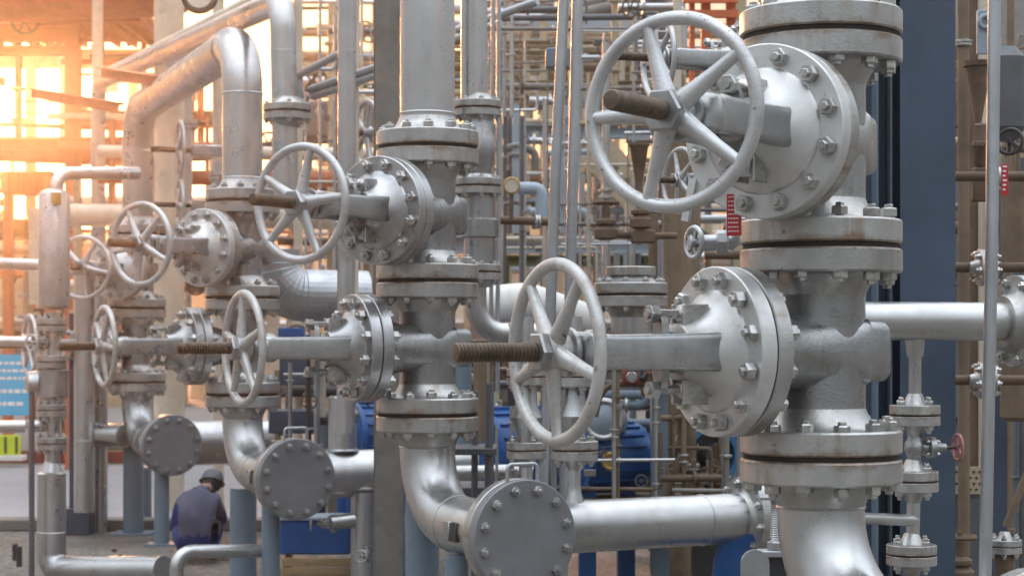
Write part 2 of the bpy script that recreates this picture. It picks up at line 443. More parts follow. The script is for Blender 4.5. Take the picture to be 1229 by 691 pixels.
def make_gate_valve():
    root = thing('gate_valve', 'x', 'valve', group='rising stem gate valves stacked in pairs')
    body = MB().lathe([(0.150, -0.245), (0.146, -0.23), (0.139, -0.19), (0.137, -0.15), (0.140, 0), (0.137, 0.15), (0.139, 0.19), (0.146, 0.23), (0.150, 0.245)], None, 48)
    part('body', body, M_CAST, root)
    hs = MB().loft([rrect(0.16, 0.14, 0.196, 3, 0.2), rrect(0.210, 0.172, 0.189, 3, 0.18), rrect(0.225, 0.185, 0.175, 3, 0.16), rrect(0.235, 0.192, 0.105, 3, 0.15), rrect(0.258, 0.208, 0.098, 3, 0.18), rrect(0.268, 0.215, 0.082, 3, 0.26),
                    rrect(0.285, 0.222, 0.03, 3, 0.36), rrect(0.29, 0.226, -0.10, 3, 0.42), rrect(0.295, 0.235, -0.17, 3, 0.45), rrect(0.33, 0.29, -0.235, 3, 0.47), rrect(0.37, 0.35, -0.288, 3, 0.49)])
    part('gate_housing', hs, M_CAST, root, None, 32)
    obj('end_flange', ME_FLANGE, root, T(0, 0, JOINT-0.008) @ RX(180))
    obj('end_flange', ME_FLANGE, root, T(0, 0, -JOINT+0.008))
    obj('gasket', ME_GASKET, root, T(0, 0, JOINT))
    bolt_circle(root, ME_BOLT, 0.212, 12, T(0, 0, JOINT), R_(8))
    BA = RX(90)                      # local Z -> -Y
    part('bonnet_flange', MB().ring(0.257, 0.12, 0.288, 0.343, seg=56, c=0.004), M_FLANGE, root, BA)
    part('bonnet_gasket', MB().ring(0.246, 0.12, 0.3435, 0.3475, seg=40, c=0.0005), M_GASKET, root, BA)
    bon = MB().lathe([(0.12, 0.348), (0.253, 0.348), (0.257, 0.352), (0.257, 0.399), (0.253, 0.403), (0.186, 0.403), (0.183, 0.409), (0.178, 0.412), (0.165, 0.418), (0.148, 0.428), (0.131, 0.442), (0.116, 0.459), (0.103, 0.479), (0.093, 0.502), (0.086, 0.527), (0.082, 0.538), (0.070, 0.542)], None, 64)
    part('bonnet', bon, M_BONNET, root, BA, 40)
    bolt_circle(root, ME_BBOLT, 0.218, 12, BA @ T(0, 0, 0.3455), R_(15), 'bonnet_bolt')
    part('gland', MB().lathe([(0.062, 0.535), (0.062, 0.565), (0.050, 0.57), (0.050, 0.60), (0.036, 0.605), (0.036, 0.63)], None, 20).extrude(
        [(0.034*math.cos(a) , 0.125*math.sin(a)) for a in [2*math.pi*k/16 for k in range(16)]], 0.575, 0.60), M_CAST, root, BA)
    eye = MB().tube([(0, 0, 0.47), (0, 0, 0.64)], 0.014, 10).cyl(0.029, 0.602, 0.632, None, 6, 0.002).cyl(0.031, -0.022, 0.022, T(0, 0, 0.50) @ RY(90), 16).box(-0.036, -0.024, -0.045, 0.03, 0.44, 0.53, None, 0.003).box(0.024, 0.036, -0.045, 0.03, 0.44, 0.53, None, 0.003)
    me = eye.mesh('gland_stud', M_BOLT, 30)
    for s in (-1, 1):
        obj('gland_stud', me, root, BA @ T(0, s*0.112, 0))
    # yoke arms: flat bars either side of the stem
    def oval(y, w, h):
        o_ = []
        for k in range(20):
            t = 2*math.pi*k/20; ct, st = math.cos(t), math.sin(t)
            o_.append((w*math.copysign(abs(ct)**0.4, ct), y, h*math.copysign(abs(st)**0.32, st)))
        return o_
    arm = MB().loft([oval(y, w, h) for y, w, h in ((-0.405, 0.030, 0.062), (-0.440, 0.027, 0.060), (-0.485, 0.025, 0.057), (-0.62, 0.024, 0.053), (-0.80, 0.024, 0.050), (-0.845, 0.026, 0.053), (-0.862, 0.020, 0.046))])
    for s in (-1, 1):
        part('yoke_arm', arm, M_SILVER, root, T(s*0.090, 0, 0))
    yk = MB().loft([oval(-0.835, 0.100, 0.048), oval(-0.845, 0.112, 0.056), oval(-0.882, 0.108, 0.056), oval(-0.890, 0.095, 0.048)]).lathe([(0.060, 0.79), (0.066, 0.80), (0.066, 0.835), (0.060, 0.84), (0.060, 0.895), (0.072, 0.898), (0.072, 0.912), (0.058, 0.916)], BA, 28)
    part('yoke_head', yk, M_SILVER, root)
    # stem with thread ridges
    prof = [(0.024, 0.50), (0.024, 0.80)]
    z = 0.80
    while z < 1.262:
        prof += [(0.0225, z), (0.0280, z+0.0040), (0.0280, z+0.0070), (0.0225, z+0.0110)]; z += 0.0125
    prof += [(0.027, z), (0.024, z+0.004), (0.010, z+0.006)]
    part('stem', MB().lathe(prof, None, 18), M_STEM, root, BA, 25)
    make_handwheel(root, BA @ T(0, 0, 0.945))
    part('stem_nut', MB().lathe([(0.031, 0.985), (0.060, 0.985), (0.062, 0.99), (0.062, 1.008), (0.056, 1.014), (0.031, 1.014)], None, 6), M_SILVER, root, BA, 30)
    return root

V_LOW, V_UP = H-0.03, H-0.03+2*JOINT
COLS = {'a': P(985, 410, 5.83), 'b': P(513, 410, 9.15), 'c': P(291, 410, 12.64), 'd': P(165, 410, 16.5)}
VALVES = [
 ('a', 1, -34, 0.0, 'large upper gate valve, silver handwheel nearly facing the camera, red tag below'),
 ('a', 0, -62, 20, 'large lower gate valve with long rusty threaded stem pointing sideways in front'),
 ('b', 1, -34, 41, 'upper gate valve of the middle column, under the straight riser pipe'),
 ('b', 0, -62, -16, 'lower gate valve of the middle column, above the elbow with square plates'),
 ('c', 1, -34, 10, 'upper gate valve of the third column, below the overhead pipe loop, near its bend'),
 ('c', 0, -62, 33, 'lower gate valve of the third column, handwheel half hidden'),
 ('d', 1, -17, 25, 'upper gate valve of the farthest column, thin wheel overlapping another wheel'),
 ('d', 0, -62, 50, 'lower gate valve of the farthest column, rusty stem beside the slim flanged pipe'),
]
proto_valve = make_gate_valve()
for i, (c, up, rz, wrot, lab) in enumerate(VALVES):
    p = COLS[c]
    M = T(p.x, p.y, V_UP if up else V_LOW) @ RZ(rz)
    if i == 0:
        v = proto_valve; v.matrix_basis = M; v['label'] = lab
    else:
        v = copy_tree(proto_valve, None, M, lab)
    if i in (2, 3, 5):               # duller bonnets on these
        for ch in v.children:
            if ch.name.startswith('bonnet') and not ch.name.startswith(('bonnet_bolt', 'bonnet_gasket')):
                ch.material_slots[0].link = 'OBJECT'; ch.material_slots[0].material = M_SILVER
    hw = [ch for ch in v.children if ch.name.startswith('handwheel')][0]
    if i >= 4:                       # stems wound out to different lengths
        st = [ch for ch in v.children if ch.name.startswith('stem') and 'nut' not in ch.name][0]
        st.matrix_basis = RX(90) @ T(0, 0, (-0.05, -0.02, -0.08, -0.03)[i-4])
    if i in (1, 3, 5):
        for q_ in [hw] + list(hw.children):
            q_.material_slots[0].link = 'OBJECT'; q_.material_slots[0].material = M_WHEEL2
    hw.matrix_basis = RX(90) @ T(0, 0, 0.945) @ RZ(180 + wrot)

# ------------------------------------------------------------------ lower elbows with blind ends
E1 = Vector((0.883, 0.469, 0)); E2 = Vector((0.469, -0.883, 0))
RP = 0.135
def weld(mb, p, d, r, w=0.005):
    mb.torus(r, w, AX(p, d), 40, 6)
BLIND_T = 1.01
def make_elbow_spool(c, label, branch, rb, extra=None):
    p = COLS[c]; zj = V_LOW - JOINT
    root = thing('elbow_spool', label, 'pipe elbow', (p.x, p.y, zj), group='bottom elbows under the valve columns')
    obj('flange', ME_FLANGE, root, T(0, 0, -0.008) @ RX(180))
    obj('gasket', ME_GASKET, root)
    bolt_circle(root, ME_BOLT, 0.212, 12, None, R_(8))
    zc = -0.507
    pts = fillet([Vector((0, 0, -0.14)), Vector((0, 0, zc)), Vector((0, 0, zc)) + E2*(BLIND_T-0.21)], 0.34, 14)
    part('elbow', MB().tube(pts, RP, 48), M_PIPE, root)
    w = MB(); weld(w, (0, 0, -0.158), (0, 0, 1), RP); part('weld_seam', w, M_PIPE, root)
    w = MB(); weld(w, Vector((0, 0, zc)) + E2*0.345, E2, RP, 0.004); part('weld_seam', w, M_PIPE, root)
    obj('flange', ME_BFLANGE, root, AX(Vector((0, 0, zc)) + E2*(BLIND_T-0.062), -E2))
    s = Vector((0, 0, zc)) + E2*0.70
    if branch:
        part('branch_pipe', MB().tube([s + E1*0.02, s + E1*branch], rb, 40), M_PIPE, root)
    # square inspection plates on the outlet
    for k, (off, m) in enumerate(((0.50, M_SILVER), (0.575, M_BLACK))):
        q = Vector((0, 0, zc)) + E2*off
        d = (-E1).normalized()
        Mx = Matrix.Translation(q + d*RP*0.995 + Vector((0, 0, -0.01))) @ Matrix((( E2.x, d.x, 0, 0), (E2.y, d.y, 0, 0), (0, 0, 1, 0), (0, 0, 0, 1)))
        part('square_plate', MB().box(-0.028, 0.028, -0.02, 0.010, -0.045, 0.045, Mx, 0.004), m, root)
    return root
BR = 0.255
ME_BFLANGE = MB().lathe([(0.13, 0), (BR-0.005, 0), (BR, 0.005), (BR, 0.050), (BR-0.005, 0.055), (0.175, 0.055), (0.155, 0.07), (0.137, 0.11), (RP, 0.12)], None, 56).mesh('header_flange', M_FLANGE, 40)
ME_BLINDPLATE = MB().lathe([(0.02, 0), (BR-0.005, 0), (BR, 0.005), (BR, 0.050), (BR-0.005, 0.055), (0.02, 0.055)], None, 56).mesh('blind_plate', M_BLIND, 40)
ME_BLINDBOLT = hexbolt_mesh('blind_bolt', 0.114, 0.0115, 0.022, 0.022, 0.02, M_BOLT)
def make_blind(c, label, handle):
    p = COLS[c]; base = Vector((p.x, p.y, V_LOW-JOINT-0.507)) + E2*(BLIND_T-0.0585)
    root = thing('blind_flange', label, 'blind flange', group='round blind flanges capping the elbows', M=AX(base, E2))
    obj('cover_plate', ME_BLINDPLATE, root, T(0, 0, 0.002))
    obj('gasket', MB().ring(BR-0.01, 0.12, -0.003, 0.002, seg=40, c=0.0005).mesh('gasket', M_GASKET), root)
    bolt_circle(root, ME_BLINDBOLT, 0.212, 12, None, R_(15))
    if handle:
        # local frame: find local direction of world up
        Mi = AX(base, E2).to_3x3().inverted(); upv = Mi @ Vector((0, 0, 1)); sd = Mi @ E1; ax = Vector((0, 0, 1))
        q = lambda a, b: sd*a + upv*b + ax*0.028
        hp = fillet([q(-0.075, 0.235), q(-0.075, 0.32), q(0.075, 0.32), q(0.075, 0.235)], 0.02, 5)
        part('lifting_handle', MB().tube(hp, 0.009, 10), M_GALV, root)
    return root
make_elbow_spool('a', 'large silver elbow curving below the nearest lower valve at the bottom edge', 0, 0)
make_elbow_spool('b', 'silver elbow of the middle column leading to a bolted round cover', 0, 0)
make_elbow_spool('c', 'silver elbow of the third column above blue grey posts', 0.75, 0.155)
make_elbow_spool('d', 'silver elbow of the farthest valve column beside a short capped stub', 1.0, 0.19)
make_blind('a', 'round bolted cover on the nearest elbow', False)
make_blind('b', 'round grey bolted cover plate with thin lifting handle, nearest of three', True)
make_blind('c', 'middle one of three round grey bolted cover plates, with lifting handle', True)
make_blind('d', 'smallest and farthest of three round grey bolted cover plates', False)

# ------------------------------------------------------------------ generic piping pieces
ME_SFLANGE = MB().lathe([(0.05, 0), (0.244, 0), (0.25, 0.006), (0.25, 0.088), (0.244, 0.094), (0.125, 0.094), (0.11, 0.11), (0.075, 0.20), (0.065, 0.21)], None, 32).mesh('small_flange', M_JFLANGE, 40)
ME_SBOLT = hexbolt_mesh('small_bolt', 0.20, 0.024, 0.046, 0.045, 0.035)
def S(k): return Matrix.Scale(k, 4)
def flange_pair(root, loc, d, k, n=8, small=False, ph=0.2, bolts=True):
    M = AX(loc, d)
    me, bo, rb = (ME_SFLANGE, ME_SBOLT, 0.19) if small else (ME_FLANGE, ME_BOLT, 0.212)
    obj('flange', me, root, M @ S(k) @ T(0, 0, 0.008)); obj('flange', me, root, M @ S(k) @ T(0, 0, -0.008) @ RX(180))
    obj('gasket', ME_GASKET, root, M @ S(k))
    if bolts:
        for i in range(n):
            a = 2*math.pi*i/n + ph
            obj('bolt', bo, root, M @ S(k) @ T(rb*math.cos(a), rb*math.sin(a), 0) @ RZ(i*23))
def PX(*q): return [P(*a) for a in q]
def run(name, label, cat, pts, r, mat=M_PIPE, R=0.0, group=None, pairs=(), welds=(), seg=20, k=None, n=8, small=False, bolts=True):
    """a pipe: one thing with pipe, flange pairs (position, direction) and weld seams"""
    path = fillet(pts, R, 10) if R else [Vector(p) for p in pts]
    mb = MB().tube(path, r, seg)
    if not pairs and not welds:
        return single(name, label, cat, mb, mat, group)
    root = thing(name, label, cat, (0, 0, 0), group=group)
    part('pipe', mb, mat, root)
    for p, d in pairs: flange_pair(root, p, d, k, n, small, bolts=bolts)
    for p, d in welds:
        w = MB().torus(r, r*0.035, AX(p, d), 32, 6); part('weld_seam', w, mat, root)
    return root
UP = Vector((0, 0, 1))
def hbeam(mb, w, d, z0, z1, M, t=0.014):
    mb.box(-w/2, w/2, -d/2, -d/2+t, z0, z1, M); mb.box(-w/2, w/2, d/2-t, d/2, z0, z1, M)
    mb.box(-t/2, t/2, -d/2+t+0.0005, d/2-t-0.0005, z0, z1, M)
    return mb
def fbox(mb, px0, px1, py0, py1, Y, dep, b=0.0):
    a = P(px0, py1, Y); c = P(px1, py0, Y)
    return mb.box(a.x, c.x, Y, Y+dep, a.z, c.z, None, b)

# ------------------------------------------------------------------ risers above the valve columns
zt = V_UP + JOINT
a, b, c, d = COLS['a'], COLS['b'], COLS['c'], COLS['d']
r = thing('riser_pipe', 'short thick riser on top of the nearest valve column, cut by the top edge', 'pipe', (a.x, a.y, zt))
obj('flange', ME_FLANGE, r, T(0, 0, 0.008))
part('pipe', MB().lathe([(0.137, 0.13), (0.137, 0.28), (0.15, 0.33), (0.15, 0.9)], None, 40), M_PIPE, r)
w = MB().torus(0.137, 0.005, T(0, 0, 0.15), 36, 6); part('weld_seam', w, M_PIPE, r)
r = thing('riser_pipe', 'tall straight silver riser above the middle valve column', 'pipe', (b.x, b.y, zt))
obj('flange', ME_FLANGE, r, T(0, 0, 0.008))
part('pipe', MB().tube([(0, 0, 0.13), (0, 0, 3.2)], 0.133, 40), M_PIPE, r)
w = MB().torus(0.133, 0.005, T(0, 0, 0.17), 36, 6); part('weld_seam', w, M_PIPE, r)
r = thing('overhead_pipe', 'silver pipe looping overhead between the third and farthest valve columns', 'pipe')
for q in (c, d):
    obj('flange', ME_FLANGE, r, T(q.x, q.y, zt + 0.008))
zc_ = H + 2.03
pts = fillet([(c.x, c.y, zt+0.13), (c.x, c.y, zc_), (d.x, d.y, zc_), (d.x, d.y, zt+0.13)], 0.34, 12)
part('pipe', MB().tube(pts, 0.135, 36), M_PIPE, r)
dr = (d-c); dr.z = 0; dr.normalize()
for q, n_ in ((Vector((c.x, c.y, zt+0.16)), UP), (Vector((c.x, c.y, zc_-0.36)), UP), (Vector((c.x, c.y, zc_)) + dr*0.36, dr), (Vector((d.x, d.y, zc_-0.36)), UP), (Vector((d.x, d.y, zc_)) - dr*0.36, dr)):
    part('weld_seam', MB().torus(0.135, 0.006, AX(q, n_), 32, 6), M_PIPE, r)
# angle bar carriers and a U strap under the loop
for (x0, y0, x1, y1, yy, lab) in ((143, 124, 270, 145, 15.6, 'salmon tinted angle bar below the overhead pipe loop, lower of two'), (189, 92, 272, 105, 14.4, 'salmon tinted angle bar below the overhead pipe loop, upper of two')):
    p0, p1 = P(x0, y0, yy+0.6), P(x1, y1, yy-1.0)
    single('angle_bar', lab, 'steel bar', MB().box(-0.05, 0.05, 0, (p1-p0).length, -0.006, 0.006, AX(p0, p1-p0) @ RX(-90)).box(-0.006, 0.006, 0, (p1-p0).length, -0.085, -0.007, AX(p0, p1-p0) @ RX(-90)), M_SALMON, 'bars carrying the overhead loop')

# ------------------------------------------------------------------ second row of slimmer risers
q0 = P(335, 135, 12.0)
r = run('slim_riser', 'slim silver riser behind the third column, bending left overhead', 'pipe',
        [P(343, 250, 12.0), P(339, 0, 12.0), P(118, 100, 21), P(118, 300, 21)], 0.082, M_PIPE, 0.22, pairs=[(P(345, 135, 12.0), UP)], welds=[(P(340, 62, 12.0), UP)], k=0.62)
lag = MB(); cpts = fillet([P(328, 300, 13.2), P(328, 354, 13.2), P(440, 356, 13.4)], 0.22, 7)
root = thing('lagged_elbow', 'fat segmented silver lagged elbow behind the second handwheel', 'pipe elbow')
part('cladding', lag.tube(cpts, 0.185, 32), M_GALV, root, None, 8)
for i in range(1, len(cpts)-1):
    part('cladding_seam', MB().torus(0.186, 0.004, AX(cpts[i], cpts[i+1]-cpts[i-1]), 32, 5), M_GALV, root)
YS = 10.6
def small_gate(label, M, k, group=None, wheel=True, stem=True, wr=0.0, bolts=True):
    v = copy_tree(proto_valve, None, M @ S(k), label, group)
    if not group and 'group' in v: del v['group']
    return v
sx = P(570, 0, YS)
r = thing('slim_riser', 'slim riser with stacked flanges just right of the middle column', 'pipe')
part('pipe', MB().tube([P(569, 131, YS), P(569, -60, YS)], W(16, YS), 28), M_PIPE, r)
part('valve_body', MB().lathe([(W(18, YS), 0), (W(17, YS), 0.10), (W(21, YS), 0.14), (W(21, YS), 0.28), (W(17, YS), 0.32), (W(18, YS), 0.44)], T(P(573, 225, YS)), 28), M_CAST, r)
part('spool', MB().lathe([(W(19, YS), 0), (W(19, YS), 0.20), (W(23, YS), 0.205), (W(23, YS), 0.30), (W(19, YS), 0.31), (W(19, YS), 0.50)], T(P(576, 328, YS)), 28), M_CAST, r)
for py in (131, 224, 327): flange_pair(r, P(573, py, YS), UP, W(29, YS)/0.25, 8)
ep = fillet([P(571, 330, YS), P(571, 400, YS), P(690, 400, YS+0.2), ], 0.17, 10)
part('elbow', MB().tube(ep, W(13, YS), 28), M_PIPE, r)
part('weld_seam', MB().torus(W(13, YS), 0.004, AX(ep[-2]+Vector((0.02, 0, 0)), ep[-1]-ep[-2]), 28, 5), M_PIPE, r)
run('lagged_pipe', 'fat pale lagged pipe lying behind the slim riser elbow', 'pipe', PX((570, 368, 12.6), (632, 362, 12.6), (700, 385, 13.2)), 0.13, M_WHITE, 0.1, welds=[(P(610, 364, 12.6), (1, 0.1, 0))])
run('twin_rod', 'thin grey rod beside the slim riser, left of a pair', 'rod', PX((592, -30, 10.9), (588, 600, 10.9)), 0.012, M_GALV, group='thin twin rods')
run('twin_rod', 'thin grey rod beside the slim riser, right of a pair', 'rod', PX((599, -30, 10.9), (597, 470, 10.9)), 0.013, M_GALV, group='thin twin rods')
run('conduit', 'leaning galvanised conduit between the middle and nearest columns, left of two', 'conduit', PX((679, -40, 9.9), (667, 200, 9.9), (649, 690, 9.9)), W(6.5, 9.9), M_GALV, group='paired leaning conduits')
run('conduit', 'leaning galvanised conduit between the middle and nearest columns, right of two', 'conduit', PX((694, -40, 9.9), (688, 200, 9.9), (675, 690, 9.9)), W(6.5, 9.9), M_GALV, group='paired leaning conduits')

# ------------------------------------------------------------------ steel columns and poles
bm_ = hbeam(MB(), 0.15, 0.15, 0, H+3.0, T(P(466, 410, 10.3).x, 10.3, 0) @ RZ(8), 0.012)
single('steel_column', 'brown grey weathered steel column behind the middle valve column', 'steel column', bm_, M_COLBROWN)
run('vertical_pipe', 'slim vertical silver pipe left of the brown steel column', 'pipe', PX((417, -60, 11.6), (415, 520, 11.6)), W(11, 11.6), M_PIPE, welds=[(P(417, 62, 11.6), UP)])
run('vertical_rod', 'thin pale rod just behind the slim vertical silver pipe', 'rod', PX((429, -60, 12.2), (427, 380, 12.2)), 0.016, M_CREAM)
for i, (x0, y0, x1, y1, lab) in enumerate(((358, 90, 418, 60, 'short sloping grey handrail, topmost of three rails'), (372, 108, 484, 70, 'sloping grey handrail, middle one of three rails'), (376, 116, 484, 80, 'sloping grey handrail, lowest of three rails'))):
    pts = PX((x0, y0, 12.6), (x1, y1, 11.7))
    if i == 0: pts = [P(362, 132, 12.6)] + pts
    run('handrail', lab, 'handrail', pts, 0.026, M_GALV, 0.05 if i == 0 else 0, 'sloping handrails')
# blue column on the right
YB = 7.5
root = thing('blue_column', 'broad slate blue steel column standing right of the nearest valves', 'steel column', (P(1113, 410, YB).x, YB, 0), 0)
wB = W(66, YB)
part('front_flange', MB().box(-wB/2, wB/2, -0.012, 0.0, 0, H+2.2, None, 0.001), M_BLUE, root)
part('web', MB().box(-0.012, 0.0, 0.0005, 0.24, 0, H+2.2), M_BLUE, root)
part('back_flange', MB().box(-wB/2-0.20, wB/2-0.02, 0.2405, 0.2545, 0, H+2.2), M_BLUE, root)
for q_ in (-wB/2-0.012, -wB/2-0.068):
    part('stiffener', MB().box(q_, q_+0.006, 0.12, 0.24, 0, H+2.2), M_POST, root)
part('base_plate', MB().box(-wB/2-0.12, wB/2+0.08, -0.1, 0.35, 0, 0.025), M_BLUE, root)
run('pole', 'slim pale grey pole leaning along the right edge', 'pole', PX((1194, -40, 5.6), (1190, 300, 5.6), (1181, 760, 5.6)), W(7.6, 5.6), M_GALV)

# ------------------------------------------------------------------ pipe to the right of the nearest valve, with drain line
pd = Vector((0.955, 0.296, 0))
s0 = P(1015, 385, 6.75)
e0 = s0 + pd*0.745
r = thing('branch_pipe', 'smooth silver branch pipe running right behind the nearest valve to a flange', 'pipe')
part('pipe', MB().tube([s0, s0 + pd*0.64], W(23, 6.9), 40), M_PIPE, r)
flange_pair(r, e0, pd, W(56, 6.9)/0.25, 8, ph=0.5)
part('pipe', MB().tube([e0 + pd*0.10, e0 + pd*0.9], W(23, 6.9), 40), M_PIPE, r)
YD = 6.85
def small_valve(label, loc, k, rz, group='small flanged drain valves', wheel_mat=M_WHEEL):
    """flanged globe valve about 0.30*k/0.36 m tall, stem along local -Y"""
    root = thing('small_valve', label, 'valve', M=T(Vector(loc)) @ RZ(rz) @ S(k), group=group)
    part('body', MB().lathe([(0.075, -0.22), (0.085, -0.17), (0.085, -0.10), (0.11, -0.05), (0.12, 0), (0.11, 0.05), (0.085, 0.10), (0.085, 0.17), (0.075, 0.22)], None, 24), M_CAST, root)
    part('bonnet', MB().lathe([(0.07, 0.08), (0.07, 0.17), (0.13, 0.175), (0.135, 0.18), (0.135, 0.25), (0.13, 0.255), (0.075, 0.26), (0.05, 0.36), (0.05, 0.40)], RX(90), 20), M_CAST, root)
    part('stem', MB().cyl(0.022, 0.36, 0.64, RX(90), 10), M_STEM, root)
    for i in range(4):
        a = i*math.pi/2 + 0.78
        obj('bolt', ME_SBOLT, root, RX(90) @ T(0.105*math.cos(a), 0.105*math.sin(a), 0.215) @ S(0.5))
    hw = part('handwheel', MB().torus(0.155, 0.02, None, 28, 8), wheel_mat, root, RX(90) @ T(0, 0, 0.56), 60)
    me = MB().box(0.02, 0.15, -0.018, 0.018, -0.012, 0.012).mesh('spoke', wheel_mat)
    for i in range(5): obj('spoke', me, hw, RZ(72*i+10))
    part('hub', MB().cyl(0.04, -0.03, 0.03, None, 12), wheel_mat, hw)
    return root
r = thing('drain_line', 'thin flanged drain line hanging below the right branch pipe', 'pipe')
dx = 1098
part('pipe', MB().lathe([(W(7.5, YD), 0), (W(7.5, YD), W(60, YD)), (W(10, YD), W(64, YD)), (W(12, YD), W(84, YD))], T(P(dx, 490, YD)), 24), M_PIPE, r)
part('pipe', MB().tube([P(dx-1, 585, YD), P(dx-3, 655, YD)], W(8, YD), 24), M_PIPE, r)
part('side_pipe', MB().tube([P(dx, 624, YD), P(1000, 620, YD-0.3)], W(7, YD), 20), M_PIPE, r)
part('pipe', MB().tube([P(dx-4, 672, YD), P(dx-6, 780, YD)], W(8, YD), 20), M_PIPE, r)
kS = W(30, YD)/0.25
for px_, py in ((dx, 498), (dx-2, 577), (dx-4, 665)):
    flange_pair(r, P(px_, py, YD), UP, kS, 4, True, 0.6)
small_valve('small drain valve with red tinted handwheel turned right, below the branch pipe', P(dx-1, 537, YD), kS*0.83, 100, wheel_mat=M_WHEELRED)

# ------------------------------------------------------------------ header pipe leaving the middle elbow, with its supports
hb = Vector((b.x, b.y, V_LOW-JOINT-0.507)) + E2*0.70
def hp(k, up=0.0, e2=0.0): return hb + E1*k + UP*up + E2*e2
r = run('header_pipe', 'horizontal silver header running right from the nearest round cover plate', 'pipe', [hp(0.1), hp(1.36)], 0.122, M_PIPE, seg=40, welds=[(hp(1.13), E1)])
flange_pair(r, hp(1.43), E1, 0.8, 10)
part('pipe', MB().tube([hp(1.5), hp(2.1)], 0.12, 32), M_PIPE, r)
def hx(px_):                       # parameter k of the header at a pixel column
    t_ = (px_-CX)/F_PX
    return (t_*hb.y-hb.x)/(E1.x-t_*E1.y)
for px_, ptop, lab in ((690, 440, 'slim flanged riser pipe standing on the header, right of two'), (632, 450, 'slim flanged riser pipe behind the lifting handle, left of two')):
    k0 = max(hx(px_), 0.15); q = hp(k0) if px_ == 690 else hp(0.28, 0, -0.5)
    yy = q.y; base = P(px_, 612, yy) if px_ == 690 else P(px_, 600, yy)
    r = thing('flanged_riser', lab, 'pipe', group='slim flanged risers behind the lower wheel')
    part('pipe', MB().lathe([(W(14, yy), -0.02), (W(12, yy), 0.03), (W(8, yy), 0.08), (W(7, yy), 0.12), (W(7, yy), W(75, yy))], T(base), 20), M_PIPE, r)
    part('body', MB().lathe([(W(12, yy), 0), (W(13, yy), 0.05), (W(20, yy), 0.12), (W(13, yy), 0.19), (W(12, yy), 0.30)], T(P(px_, 530, yy)), 20), M_CAST, r)
    for py in (540, 452): flange_pair(r, P(px_, py, yy), UP, W(28 if px_ == 690 else 24, yy)/0.25, 4, True, 0.4)
    part('pipe', MB().tube([P(px_, 450, yy), P(px_, 380, yy)], W(9, yy), 20), M_PIPE, r)
# wedge support and screw jack
wy = hp(1.25).y
wedge = MB()
zt_ = hb.z - 0.02
wp = P(880, 640, wy)
poly = [(-0.17, -0.85), (0.12, -0.85), (0.12, -0.02), (0.06, 0.04), (-0.02, 0.03), (-0.09, -0.12)]
wedge.extrude(poly, -0.05, 0.05, T(wp) @ RX(90))
single('wedge_support', 'bright blue wedge shaped pipe support under the end of the header', 'pipe support', wedge, M_MOTOR)
root = thing('screw_jack', 'grey threaded screw jack between header flange and the nearest elbow', 'jack', P(931, 655, 7.6))
prof = []
z = 0.0
while z < 0.19: prof += [(0.019, z), (0.022, z+0.004), (0.019, z+0.008)]; z += 0.009
part('screw', MB().lathe(prof, None, 14), M_GALV, root)
part('top_plate', MB().box(-0.07, 0.07, -0.05, 0.05, 0.19, 0.205, None, 0.003), M_GALV, root)
part('base_plate', MB().box(-0.07, 0.10, -0.05, 0.05, -0.04, -0.015, None, 0.003), M_GALV, root)
part('nut', MB().cyl(0.036, -0.015, 0.02, None, 6), M_GALV, root)
part('stand', MB().box(-0.03, 0.06, -0.03, 0.03, -(P(931, 655, 7.6).z), -0.041), M_BLACK, root)
gp = P(906, 685, 7.3)
poly = [(-0.055, -0.9), (0.055, -0.9), (0.055, 0.03)] + [(0.055*math.cos(R_(t)), 0.03+0.055*math.sin(R_(t))) for t in range(20, 161, 20)] + [(-0.055, 0.03)]
single('bracket_plate', 'grey round topped bracket plate beside the screw jack', 'bracket', MB().extrude(poly, -0.012, 0.012, T(gp) @ RX(90)), M_GALV)

# ------------------------------------------------------------------ posts under the elbows
def post(px_, py_top, Y, w_, label, mat=M_POST):
    p = P(px_, py_top, Y)
    root = thing('support_post', label, 'post', (p.x, p.y, 0), group='blue grey pipe posts')
    part('tube', MB().cyl(W(w_/2, Y), 0.018, p.z, None, 24, 0.002), mat, root)
    part('base_plate', MB().box(-W(w_, Y), W(w_, Y), -W(w_, Y), W(w_, Y), 0, 0.0175), mat, root)
post(507, 598, 9.25, 40, 'blue grey post standing under the middle elbow')
post(548, 666, 8.7, 28, 'slimmer blue grey post under the nearest round cover plate')
post(292, 585, 12.7, 32, 'thick blue grey post under the third column elbow')
post(325, 600, 11.9, 22, 'slim blue grey post under the middle round cover plate')
post(160, 530, 16.6, 24, 'thick blue grey post under the farthest elbow')
post(194, 555, 15.7, 18, 'slim blue grey post under the smallest round cover plate')
post(176, 560, 17.2, 12, 'thin blue grey post between two thicker posts under the farthest elbow')

# ------------------------------------------------------------------ fittings on the third column's header
hc = Vector((c.x, c.y, V_LOW-JOINT-0.507)) + E2*0.70
YC = hc.y + 0.2
r = thing('stub_riser', 'short capped silver stub on the third header with a small round valve', 'pipe')
part('pipe', MB().cyl(W(17, YC), 0, W(66, YC), T(P(411, 541, YC)), 28, 0.01), M_PIPE, r)
part('weld_seam', MB().torus(W(18, YC), 0.012, T(P(411, 540, YC)), 28, 6), M_CAST, r)
run('drop_leg', 'silver drop leg hanging from the third header to the ground', 'pipe', [P(436, 590, YC), Vector((P(436, 590, YC).x, YC, 0.0))], W(15, YC), M_PIPE, seg=28, welds=[(P(436, 662, YC), UP)])
small_valve('tiny valve with spoked wheel on the stub above the third header', P(426, 497, YC-0.16), 0.24, -20)
small_valve('tiny valve with spoked wheel at the foot of the drop leg', P(440, 664, YC-0.15), 0.24, -10)
small_valve('tiny valve with wheel turned left below the middle round cover plate', P(400, 628, YC-0.1), 0.26, -82)
